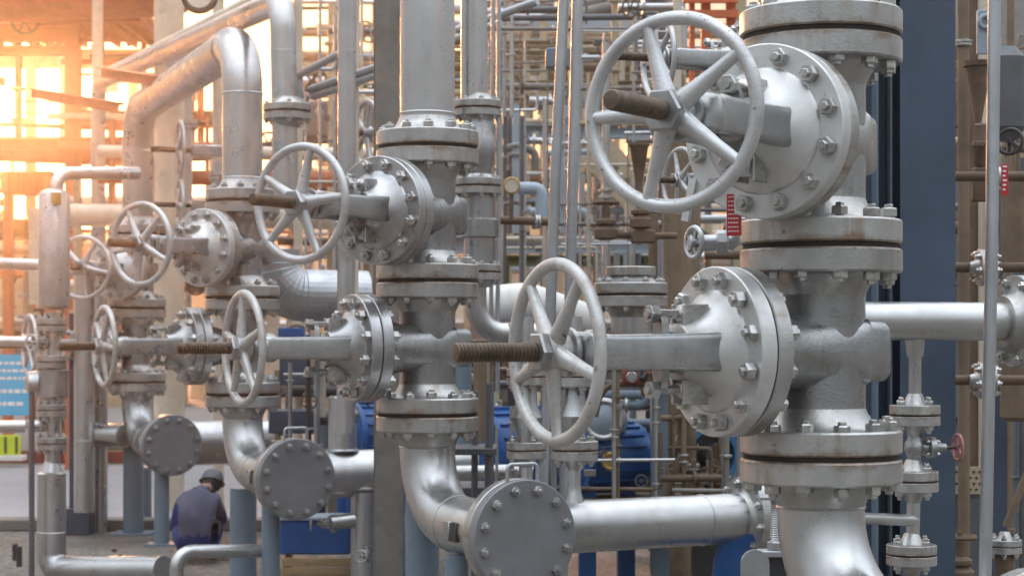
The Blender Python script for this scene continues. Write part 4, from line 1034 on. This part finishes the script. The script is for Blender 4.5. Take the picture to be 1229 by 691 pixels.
for i, (y, r_, lab) in enumerate(((186, 9, 'thick salmon pipe lying along the left gantry, lowest'), (150, 3, 'thin rail wire across the left gantry, lowest of three'), (135, 1.2, 'thin rail wire across the left gantry, middle of three'), (121, 1.2, 'thin rail wire across the left gantry, topmost of three'))):
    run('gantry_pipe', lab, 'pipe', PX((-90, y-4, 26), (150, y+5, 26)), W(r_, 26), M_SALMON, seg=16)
run('pale_riser', 'tall pale riser right of the salmon gantry column', 'pipe', [P(117, -60, 23), Vector((P(117, 0, 23).x, 23, 0))], W(6.5, 23), M_CREAM, seg=18)
run('pale_riser', 'broad pinkish riser passing behind the overhead loop', 'pipe', [P(203, -60, 19), Vector((P(203, 0, 19).x, 19, 0))], W(18, 19), M_CREAM, seg=28, welds=[(P(203, 60, 19), UP)])
run('pale_riser', 'slim pale riser behind the third riser pipe', 'pipe', [P(262, -60, 18), Vector((P(262, 0, 18).x, 18, 0))], W(7, 18), M_CREAM, seg=18)
run('pale_riser', 'slim cream riser right of the slim bending riser', 'pipe', [P(358, -60, 16), Vector((P(358, 0, 16).x, 16, 0))], W(5.5, 16), M_CREAM, seg=18)
run('sloping_pipe', 'sloping pale pipe across the upper left behind the loop', 'pipe', PX((130, 90, 20), (330, -10, 16)), W(9, 18), M_CREAM, seg=20)
run('sloping_pipe', 'second sloping pale pipe above the loop, nearer the top edge', 'pipe', PX((205, 75, 18), (390, -40, 15)), W(8, 16), M_PIPE, seg=20)
for i, (y, rp_, lab) in enumerate(((182, 8, 'horizontal pipe behind the thin back handwheels, upper'), (212, 9, 'horizontal pipe behind the thin back handwheels, middle'), (258, 14, 'horizontal fat pale pipe behind the far upper wheels'))):
    run('cross_run', lab, 'pipe', PX((60 if i == 2 else 120, y, 19.5), (470, y+4, 18.5)), W(rp_, 19), M_CREAM if i != 1 else M_SALMON, seg=18)

# long rack behind the middle
rack('cream pipe rack frame with thin posts behind the conduits', 24, [(610, -60), (632, 20), (652, 20), (696, -60), (520, -60), (760, -60)], [(500, 800, 50, 57), (500, 800, 62, 69), (500, 800, 98, 104), (500, 800, 118, 124)], M_BEIGE, 8)
rack('cream pipe rack frame further behind, with deep beams', 32, [(560, -60), (598, -60), (672, -60), (740, -60), (830, -60), (410, -60), (450, -60)], [(380, 900, 30, 40), (380, 900, 84, 92), (380, 900, 190, 200), (380, 900, 236, 246)], M_BEIGE, 7, braces=[(672, 40, 740, 190, 6), (740, 40, 672, 190, 6)])
rack('blue grey rack frame crossing behind the slim riser', 20, [(592, 150), (815, 150)], [(470, 830, 150, 166), (470, 830, 283, 304)], M_FARBLUE, 10)
single('duct', 'long blue grey duct under the top edge behind the conduits', 'duct', fbox(MB(), 560, 790, 18, 52, 28, 0.9, 0.03), M_FARBLUE)
single('duct', 'dull grey duct across the top behind the brown column', 'duct', fbox(MB(), 350, 480, 120, 165, 22, 0.8, 0.03), M_COLBROWN)
pl = [(38, 6, M_BEIGE), (66, 7, M_BEIGE), (77, 6, M_BROWNPIPE), (88, 8, M_BEIGE), (100, 4, M_GREEN), (110, 6, M_BEIGE), (128, 5, M_BROWNPIPE), (205, 7, M_BEIGE), (218, 6, M_BROWNPIPE), (230, 5, M_BEIGE), (248, 6, M_CREAM)]
names = {0: 'first', 1: 'second', 2: 'third', 3: 'fourth', 4: 'fifth', 5: 'sixth', 6: 'seventh', 7: 'eighth', 8: 'ninth', 9: 'tenth', 10: 'eleventh'}
cn = {M_BEIGE.name: 'beige', M_BROWNPIPE.name: 'brown', M_GREEN.name: 'dark green', M_CREAM.name: 'cream'}
for i, (y, rr, mt) in enumerate(pl):
    run('rack_pipe', cn[mt.name] + ' pipe lying along the far rack, ' + names[i] + ' from the top', 'pipe', PX((330, y+random.uniform(-4, 4), 27+i*0.35), (930, y+random.uniform(-4, 4), 26+i*0.35)), W(rr, 27), mt, seg=16, group='pipes on the far rack')
# stair: two stringers and its treads
root = thing('staircase', 'beige steel staircase sloping down behind the conduits', 'stair')
for i, (x0, y0, x1, y1) in enumerate(((655, 128, 775, 262), (668, 112, 790, 246))):
    p0, p1 = P(x0, y0, 21+i*0.9), P(x1, y1, 21+i*0.9)
    dd = p1-p0
    part('stringer', MB().box(-0.03, 0.03, -0.11, 0.11, 0, dd.length, AX(p0, dd)), M_BEIGE, root)
for i in range(9):
    t_ = i/9
    p0 = P(655+120*t_+6, 128+134*t_-2, 21.05)
    part('tread', MB().box(-0.14, 0.14, 21.04, 21.86, -0.015, 0.015, T(p0.x, 0, p0.z)), M_DARKGREY, root)
single('junction_box', 'grey junction box clamped beside the conduits', 'junction box', fbox(MB(), 655, 692, 57, 81, 10.4, 0.12, 0.008), M_POST)
# orange access frame behind the nearest column
root = thing('orange_ladder', 'orange red steel ladder frame behind the big wheel, near the top', 'ladder', (0, 0, 0))
for x in (828, 842, 872):
    part('stile', fbox(MB(), x, x+(6 if x == 828 else 11), -40, 230, 13.5, 0.07), M_ORANGE, root)
for i, y in enumerate((-6, 12, 60, 110, 160)):
    part('rung', fbox(MB(), 820, 886, y, y+9, 13.48-0.05, 0.048), M_ORANGE, root)
run('pale_riser', 'pale vertical pipe left of the orange ladder frame', 'pipe', [P(813, -60, 13), P(813, 160, 13)], W(5, 13), M_CREAM, seg=16)
run('pale_riser', 'beige vertical pipe right of the orange ladder frame', 'pipe', [P(889, -60, 14), P(889, 400, 14)], W(7, 14), M_BEIGE, seg=16)
for i, (x0, y0, x1, y1) in enumerate(((690, 20, 800, -5), (700, 8, 800, -20))):
    run('sloping_duct', ('lower sloping grey flue left of the orange ladder', 'upper sloping grey flue left of the orange ladder')[i], 'duct', PX((x0, y0, 18), (x1, y1, 17)), W(9, 17), M_COLBROWN, seg=16)
for i, (x0, y0, x1, y1) in enumerate(((549, 36, 645, 2), (549, 46, 600, 28))):
    run('handrail', ('bright sloping handrail right of the middle riser, upper', 'bright sloping handrail right of the middle riser, lower')[i], 'handrail', PX((x0, y0, 13), (x1, y1, 12.6)), 0.028, M_GALV, 0, 'sloping handrails')
# far plant and buildings closing the view
def tank(label, px_, py_top, Y, wpx, mat):
    p = P(px_, py_top, Y); rr = W(wpx/2, Y)
    root = thing('storage_tank', label, 'tank', (p.x, Y, 0), group='far storage tanks')
    part('shell', MB().cyl(rr, 0, p.z, None, 48, 0.02), mat, root)
    part('roof', MB().lathe([(rr*1.01, p.z), (rr*0.5, p.z+rr*0.13), (0.05, p.z+rr*0.16)], None, 48), mat, root)
    for i in range(3): part('stiffening_ring', MB().torus(rr, 0.06, T(0, 0, p.z*(0.3+0.3*i)), 48, 6), mat, root)
tank('cream storage tank behind the far rack, right of the conduits', 780, 262, 60, 190, M_CREAM)
tank('cream storage tank behind the far rack, left of the conduits', 585, 250, 64, 150, M_BEIGE)
tank('beige storage tank behind the third column', 330, 268, 58, 200, M_BEIGE)
def shed(label, px0, px1, py_top, Y, mat, wins):
    root = thing('shed', label, 'building')
    A = P(px0, 410, Y); C_ = P(px1, py_top, Y)
    part('wall', MB().box(A.x, C_.x, Y, Y+6, 0, C_.z), mat, root)
    part('roof', MB().box(A.x-0.3, C_.x+0.3, Y-0.4, Y+6.4, C_.z+0.002, C_.z+0.25), M_COLBROWN, root)
    n = wins
    for i in range(n):
        x = A.x + (C_.x-A.x)*(i+0.5)/n
        wd = part('window', MB().box(x-0.5, x+0.5, Y-0.06, Y-0.002, 1.2, 2.2), M_DARKGREY, root)
        part('sill', MB().box(x-0.56, x+0.56, Y-0.04, Y-0.003, 1.1, 1.195), M_WHITE, wd)
        part('lintel', MB().box(x-0.56, x+0.56, Y-0.04, Y-0.003, 2.205, 2.3), M_WHITE, wd)
shed('low beige shed far behind the left gantry', -120, 175, 290, 46, M_BEIGE, 5)
shed('low cream shed far behind the middle pumps', 430, 900, 318, 50, M_CREAM, 9)
# deep machinery masses between rack and ground
for i, (x0, x1, y0, y1, Y, mt, lab) in enumerate((
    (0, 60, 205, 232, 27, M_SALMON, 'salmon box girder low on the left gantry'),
    (-60, 80, 262, 286, 28, M_RUST, 'rusty girder under the left gantry, lowest'),
    (600, 800, 306, 318, 22, M_GREEN, 'green strip girder below the pale blue beam'),
    (392, 452, 296, 340, 18, M_BEIGE, 'beige equipment box behind the slim vertical silver pipe'),
    (520, 700, 430, 470, 16, M_DARKGREY, 'dark skid frame behind the big blue motor'),
    (700, 900, 420, 470, 17, M_COLBROWN, 'brown grey skid frame behind the rusty valves'),
    (395, 470, 420, 480, 16, M_COLBROWN, 'brown grey skid frame behind the middle lower bonnet'),
    (200, 330, 300, 330, 20, M_CREAM, 'cream equipment box behind the third column'))):
    root = thing('girder', lab, 'girder' if 'girder' in lab or 'frame' in lab else 'box')
    part('web', fbox(MB(), x0, x1, y0+2, y1-2, Y+0.1, 0.3), mt, root)
    part('top_plate', fbox(MB(), x0-1, x1+1, y0, y0+1.8, Y, 0.5), mt, root)
    part('bottom_plate', fbox(MB(), x0-1, x1+1, y1-1.8, y1, Y, 0.5), mt, root)
    for q in range(4):
        xx = x0 + (x1-x0)*(q+0.5)/4
        part('stiffener', fbox(MB(), xx-1.5, xx+1.5, y0+2.2, y1-2.2, Y, 0.098), mt, root)
    if P(0, y1, Y).z > 0.02:
        for xx in (x0+5, x1-5):
            A = P(xx, y1, Y)
            part('leg', MB().box(A.x-0.06, A.x+0.06, Y+0.15, Y+0.3, 0, A.z-0.002), mt, root)

# ------------------------------------------------------------------ dense process units (clutter behind the valves)
def unit(label, seed, px0, px1, py0, py1, Y0, Y1, nh, nv, nb, rmax, mats, cat='process unit', wheels=4):
    rnd = random.Random(seed)
    root = thing('process_unit', label, cat)
    wmat = [M_RUST, M_DARKGREY, M_BROWNPIPE]
    for i in range(nh):
        Y = rnd.uniform(Y0, Y1); y = rnd.uniform(py0, py1); x0 = rnd.uniform(px0-30, px1-40); x1 = min(px1+20, x0+rnd.uniform(0.3, 1.0)*(px1-px0)); r_ = W(rnd.uniform(0.25, 1)*rmax, Y)
        pts = PX((x0, y, Y), (x1, y+rnd.uniform(-2, 2), Y))
        t_ = rnd.random()
        if t_ < 0.35: pts.append(P(x1, min(py1+30, y+rnd.uniform(25, 90)), Y))
        elif t_ < 0.55: pts.append(P(x1, max(py0-40, y-rnd.uniform(25, 90)), Y))
        mt = rnd.choice(mats)
        part('pipe', MB().tube(fillet(pts, r_*2.4, 5) if len(pts) > 2 else pts, r_, 12), mt, root)
        if rnd.random() < 0.6:
            t2 = rnd.uniform(0.2, 0.8); q = pts[0].lerp(pts[1], t2)
            part('flange', MB().cyl(r_*1.9, -r_*0.35, r_*0.35, AX(q, pts[1]-pts[0]), 16), rnd.choice([mt, M_FLANGE, M_RUST]), root)
    for i in range(nv):
        Y = rnd.uniform(Y0, Y1); x = rnd.uniform(px0, px1); y0 = rnd.uniform(py0-30, (py0+py1)/2); r_ = W(rnd.uniform(0.25, 0.9)*rmax, Y); mt = rnd.choice(mats)
        zb = max(0.0, P(x, py1+20, Y).z)
        p0 = P(x, y0, Y)
        part('pipe', MB().tube([p0, Vector((p0.x, Y, zb))], r_, 12), mt, root)
        for j in range(rnd.randint(1, 3)):
            q = Vector((p0.x, Y, zb + (p0.z-zb)*rnd.uniform(0.1, 0.9)))
            part('flange', MB().cyl(r_*2.0, -r_*0.4, r_*0.4, T(q), 16), rnd.choice([mt, M_FLANGE]), root)
    for i in range(nb):
        Y = rnd.uniform(Y0, Y1); x = rnd.uniform(px0, px1-10); y = rnd.uniform(py0, py1-10); w_ = rnd.uniform(1.2, 4)*rmax; h_ = rnd.uniform(0.8, 2.5)*rmax
        part('equipment_box', fbox(MB(), x, x+w_, y, y+h_, Y, W(w_*0.6, Y), W(0.6, Y)), rnd.choice(mats + [M_DARKGREY, M_COLBROWN]), root)
    for i in range(wheels):
        Y = rnd.uniform(Y0, (Y0+Y1)/2); x = rnd.uniform(px0, px1); y = rnd.uniform(py0, py1); R0 = W(rnd.uniform(1.2, 2.2)*rmax, Y)
        d_ = Vector((rnd.uniform(-1, 1), -1, rnd.uniform(-0.3, 0.8)))
        mt = rnd.choice(wmat)
        hw = part('handwheel', MB().torus(R0, R0*0.12, AX(P(x, y, Y), d_), 20, 6), mt, root)
        for q in range(3): part('spoke', MB().box(-R0, R0, -R0*0.07, R0*0.07, -R0*0.05, R0*0.05, AX(P(x, y, Y), d_) @ RZ(60*q)), mt, hw)
        part('valve_stem', MB().cyl(R0*0.16, -R0*2.2, R0*0.5, AX(P(x, y, Y), d_), 8), mt, root)
    return root
unit('tangle of beige and brown pipework on the far rack behind the conduits', 1, 560, 800, 0, 130, 25, 31, 26, 12, 14, 6, [M_BEIGE, M_COLBROWN, M_CREAM, M_BROWNPIPE, M_COLBROWN, M_FARBLUE, M_GALV, M_DARKGREY])
unit('brown grey pipework below the far rack, seen under the big wheel', 2, 590, 830, 190, 330, 20, 27, 22, 14, 12, 6, [M_GALV, M_BROWNPIPE, M_COLBROWN, M_RUST, M_FARBLUE, M_DARKGREY, M_PIPE, M_BEIGE], wheels=8)
unit('dark pump skid pipework behind the header, around the blue motors', 3, 540, 880, 400, 600, 12.6, 15, 26, 26, 18, 8, [M_RUST, M_DARKGREY, M_BROWNPIPE, M_COLBROWN, M_POST, M_FLANGE, M_BLACK, M_MOTOR], wheels=8)
unit('tangle of pipework behind the slim vertical silver pipe, left of the brown column', 4, 350, 480, 0, 330, 19, 27, 22, 12, 14, 6, [M_BEIGE, M_CREAM, M_COLBROWN, M_BROWNPIPE, M_GALV, M_FARBLUE, M_PIPE, M_DARKGREY], wheels=7)
unit('grey pipework low behind the third column and dark cabinet', 5, 320, 490, 380, 600, 14.6, 17, 16, 14, 12, 8, [M_COLBROWN, M_DARKGREY, M_POST, M_FLANGE, M_BROWNPIPE, M_BLACK, M_MOTOR], wheels=7)
unit('warm lit pipework between the overhead loop and the left filter cylinder', 6, 90, 330, 150, 420, 20, 26, 20, 10, 10, 7, [M_CREAM, M_SALMON, M_BEIGE, M_PIPE, M_COLBROWN])
unit('rusty pipework low under the salmon gantry at the left edge', 7, -40, 110, 195, 410, 28, 34, 14, 6, 10, 7, [M_SALMON, M_RUST, M_BEIGE, M_BROWNPIPE])
unit('brown and grey pipework filling the right edge behind the pole', 8, 1140, 1240, 0, 690, 11, 13.5, 22, 26, 16, 8, [M_BROWNPIPE, M_COLBROWN, M_RUST, M_DARKGREY, M_BEIGE, M_POST], wheels=6)
unit('brown pipework behind the nearest lower bonnet and the thick brown pipe', 9, 780, 960, 250, 640, 12.5, 15, 18, 18, 14, 8, [M_BROWNPIPE, M_COLBROWN, M_RUST, M_DARKGREY, M_POST, M_BEIGE], wheels=4)
unit('sandy pipework in the gap right of the slim riser, above the gauge', 10, 585, 700, 100, 260, 17, 20, 14, 8, 8, 5, [M_BEIGE, M_GALV, M_COLBROWN, M_FARBLUE, M_COLBROWN, M_PIPE, M_DARKGREY], wheels=5)
unit('silver and grey pipework between slim riser and conduits, near the top edge', 11, 590, 800, -20, 120, 15, 19, 12, 9, 6, 5, [M_GALV, M_COLBROWN, M_PIPE, M_DARKGREY, M_BEIGE], wheels=4)
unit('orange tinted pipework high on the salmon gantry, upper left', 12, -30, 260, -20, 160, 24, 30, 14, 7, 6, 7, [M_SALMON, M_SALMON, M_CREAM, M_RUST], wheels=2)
unit('grey pipework seen behind the orange ladder and big wheel', 13, 700, 900, -20, 300, 14, 17, 14, 10, 8, 6, [M_COLBROWN, M_GALV, M_BROWNPIPE, M_DARKGREY, M_PIPE, M_BEIGE], wheels=4)
unit('small bore pipes and fittings in front of the blue motors', 14, 585, 790, 440, 600, 10.0, 10.5, 2, 12, 6, 4.5, [M_FLANGE, M_RUST, M_COLBROWN, M_GALV, M_BROWNPIPE, M_PIPE], wheels=5)
unit('dark bracketry and small pipes left of the brown steel column, low down', 15, 335, 450, 415, 560, 13.2, 13.8, 2, 7, 5, 5, [M_DARKGREY, M_COLBROWN, M_FLANGE, M_BLACK], wheels=3)
unit('rusty small bore tangle in front of the round black pump casing', 16, 800, 885, 470, 610, 10.0, 10.5, 5, 9, 3, 4.5, [M_RUST, M_RUST, M_BROWNPIPE, M_COLBROWN], wheels=4)
unit('bundle of thin bright pipes and rails between conduits and big wheel', 17, 580, 800, 0, 330, 14, 19, 16, 20, 8, 2.6, [M_GALV, M_PIPE, M_CREAM, M_DARKGREY, M_COLBROWN], wheels=8)
unit('thin bright pipes behind the sloping handrails, left of the brown column', 18, 350, 480, 0, 330, 14.5, 18, 9, 10, 6, 2.6, [M_GALV, M_PIPE, M_CREAM, M_DARKGREY], wheels=4)
single('tall_vessel', 'tall dull brown grey vessel filling the gap right of the blue column', 'vessel', MB().lathe([(0.40, 0), (0.42, 0.05), (0.42, 5.2), (0.3, 5.4)], T(P(1200, 0, 15).x, 15, 0), 36), M_COLBROWN)
# ------------------------------------------------------------------ banner, barrier and vest at the road, left edge
YN = 21.0
root = thing('banner', 'sky blue banner with pale lettering on a frame at the left edge', 'banner')
M_TEAL = painted('banner_blue', (0.04, 0.42, 0.68), 0.06, 0, 0.5, 0.1, (0.05, 0.3, 0.5), bmp=0.05)
part('sheet', fbox(MB(), -60, 40, 425, 498, YN, 0.01), M_TEAL, root)
random.seed(11)
for i, y in enumerate((434, 443, 452, 467, 482)):
    x = -20
    while x < 34:
        w_ = random.uniform(3, 8)
        if x+w_ < 36: part('lettering', fbox(MB(), x, x+w_, y, y+(3.2 if i < 3 else 4.5), YN-0.004, 0.003), M_WHITE, root)
        x += w_ + 2
for x in (-10, 36): part('leg', MB().cyl(0.03, 0, P(0, 425, YN).z, T(P(x, 0, YN).x, YN+0.05, 0), 10), M_DARKGREY, root)
root = thing('road_barrier', 'bright yellow green and white barrier beyond the road, left edge', 'barrier')
M_HIVIS = painted('hivis_yellow', (0.55, 0.72, 0.04), 0.05, 0, 0.5, 0.1, (0.4, 0.5, 0.05))
part('panel', fbox(MB(), -40, 24, 522, 546, 25.5, 0.06, 0.01), M_HIVIS, root)
part('base', fbox(MB(), -40, 27, 546.5, 553, 25.4, 0.25, 0.01), M_WHITE, root)
for x in (-10, 5, 18): part('stripe', fbox(MB(), x, x+3, 524, 544, 25.49, 0.008), M_BLACK, root)
single('hedge_strip', 'dark green clipped shrub beyond the road between the pale risers', 'shrub', fbox(MB(), 124, 146, 528, 552, 27, 0.8, 0.05), M_GREEN)

# ------------------------------------------------------------------ worker crouching behind the farthest elbow
def crouching_person():
    base = P(234, 410, 14.3); base.z = 0.0
    J = {  # x right, y away from camera, z up: squatting, bent forward to the right, back turned
     'pelvis': ((-0.02, 0.0, 0.27), 0.15), 'waist': ((-0.01, 0.05, 0.42), 0.135), 'chest': ((0.02, 0.14, 0.57), 0.145), 'upper': ((0.03, 0.19, 0.64), 0.11), 'neck': ((0.08, 0.27, 0.68), 0.055), 'head': ((0.12, 0.34, 0.71), 0.08), 'crown': ((0.14, 0.38, 0.76), 0.078),
     'shl': ((-0.13, 0.13, 0.60), 0.07), 'ell': ((-0.20, 0.18, 0.34), 0.05), 'wrl': ((-0.17, 0.40, 0.22), 0.038), 'hdl': ((-0.14, 0.47, 0.20), 0.035),
     'shr': ((0.17, 0.20, 0.60), 0.07), 'elr': ((0.24, 0.33, 0.38), 0.05), 'wrr': ((0.16, 0.52, 0.30), 0.038), 'hdr': ((0.13, 0.59, 0.28), 0.035),
     'hil': ((-0.11, 0.02, 0.23), 0.11), 'knl': ((-0.17, 0.40, 0.38), 0.07), 'anl': ((-0.14, 0.14, 0.09), 0.048), 'tol': ((-0.16, 0.30, 0.04), 0.04),
     'hir': ((0.08, 0.02, 0.23), 0.11), 'knr': ((0.20, 0.40, 0.38), 0.07), 'anr': ((0.14, 0.14, 0.09), 0.048), 'tor': ((0.16, 0.30, 0.04), 0.04)}
    E = [('pelvis', 'waist'), ('waist', 'chest'), ('chest', 'upper'), ('upper', 'neck'), ('neck', 'head'), ('head', 'crown'), ('chest', 'shl'), ('shl', 'ell'), ('ell', 'wrl'), ('wrl', 'hdl'),
         ('chest', 'shr'), ('shr', 'elr'), ('elr', 'wrr'), ('wrr', 'hdr'), ('pelvis', 'hil'), ('hil', 'knl'), ('knl', 'anl'), ('anl', 'tol'), ('pelvis', 'hir'), ('hir', 'knr'), ('knr', 'anr'), ('anr', 'tor')]
    ks = list(J)
    me = bpy.data.meshes.new('person')
    me.from_pydata([J[k][0] for k in ks], [(ks.index(u), ks.index(w)) for u, w in E], [])
    o = bpy.data.objects.new('tmp_person', me); COL.objects.link(o)
    sk = o.modifiers.new('skin', 'SKIN'); o.modifiers.new('sub', 'SUBSURF').render_levels = 2
    o.modifiers['sub'].levels = 2
    for k, v_ in zip(ks, me.skin_vertices[0].data):
        v_.radius = (J[k][1], J[k][1]); v_.use_root = (k == 'pelvis')
    dg = bpy.context.evaluated_depsgraph_get()
    body = bpy.data.meshes.new_from_object(o.evaluated_get(dg))
    bpy.data.objects.remove(o)
    cloth = painted('grey_violet_cloth', (0.10, 0.10, 0.15), 0.15, 0, 0.9, 0.3, (0.08, 0.08, 0.10), bmp=0.5, bscale=25, bdist=0.01)
    navy = painted('navy_cloth', (0.02, 0.04, 0.16), 0.15, 0, 0.9, 0.2, (0.02, 0.03, 0.08), bmp=0.3)
    skin = painted('skin', (0.42, 0.24, 0.16), 0.06, 0, 0.55, 0.0)
    body.materials.clear()
    for m_ in (cloth, navy, skin): body.materials.append(m_)
    for pl_ in body.polygons:
        x, y, z = pl_.center
        pl_.material_index = 2 if ((y > 0.42 and z < 0.33) or (z > 0.67 and y > 0.22)) else (1 if ((x < -0.145 and z < 0.56) or z < 0.27 or (y > 0.25 and z < 0.47)) else 0)
        pl_.use_smooth = True
    from mathutils import noise as mn
    for v_ in body.vertices:
        q_ = v_.co*7.0
        v_.co += v_.normal*(0.022*mn.noise(Vector((q_.x*1.6, q_.y, q_.z*0.7))) + 0.008*mn.noise(q_*2.7))
    root = obj('person', body, None, T(base) @ RZ(6) @ S(0.82))
    tag(root, 'crouching worker in grey violet shirt and navy trousers seen from behind', 'person')
    part('cap', MB().lathe([(0.125, -0.01), (0.108, 0.0), (0.104, 0.045), (0.085, 0.09), (0.05, 0.115), (0.01, 0.125)], T(0.138, 0.375, 0.745) @ RX(-28) @ RY(8), 24), M_DARKGREY, root)
    part('hair', MB().lathe([(0.05, -0.085), (0.08, -0.06), (0.094, -0.012), (0.094, 0.01)], T(0.133, 0.362, 0.735) @ RX(-28), 20), M_BLACK, root)
    return root
crouching_person()

# ------------------------------------------------------------------ ground, road, haze
structure('ground', MB().box(-400, 400, -20, 900, -0.3, 0.0), M_GROUND)
x1 = P(160, 0, 20).x
structure('road', MB().box(-60, -1.2, 17.2, 25.8, -0.1, 0.004), M_ASPHALT)
structure('kerb', MB().box(-60, -1.2, 16.85, 17.18, 0, 0.10, None, 0.01), M_CONCRETE)
kb = structure('kerb', MB().box(-60, -1.2, 26.3, 26.6, 0, 0.16), M_BRICK)
structure('pavement', MB().box(-60, -1.2, 26.6, 45.0, -0.1, 0.13), M_CONCRETE)
HAZE = True
if HAZE:
    hz = obj('haze', MB().box(-405, 405, -25, 905, -1.3, 12.0).mesh('haze', None))
    hz['kind'] = 'stuff'
    m, nt, N, L, bs = mat_new('warm_haze'); N.remove(bs)
    pv = N.new('ShaderNodeVolumePrincipled')
    pv.inputs['Color'].default_value = (0.95, 0.93, 0.9, 1)
    pv.inputs['Density'].default_value = 0.0031
    pv.inputs['Anisotropy'].default_value = 0.915
    L.new(pv.outputs[0], N['Material Output'].inputs['Volume'])
    hz.data.materials.append(m)
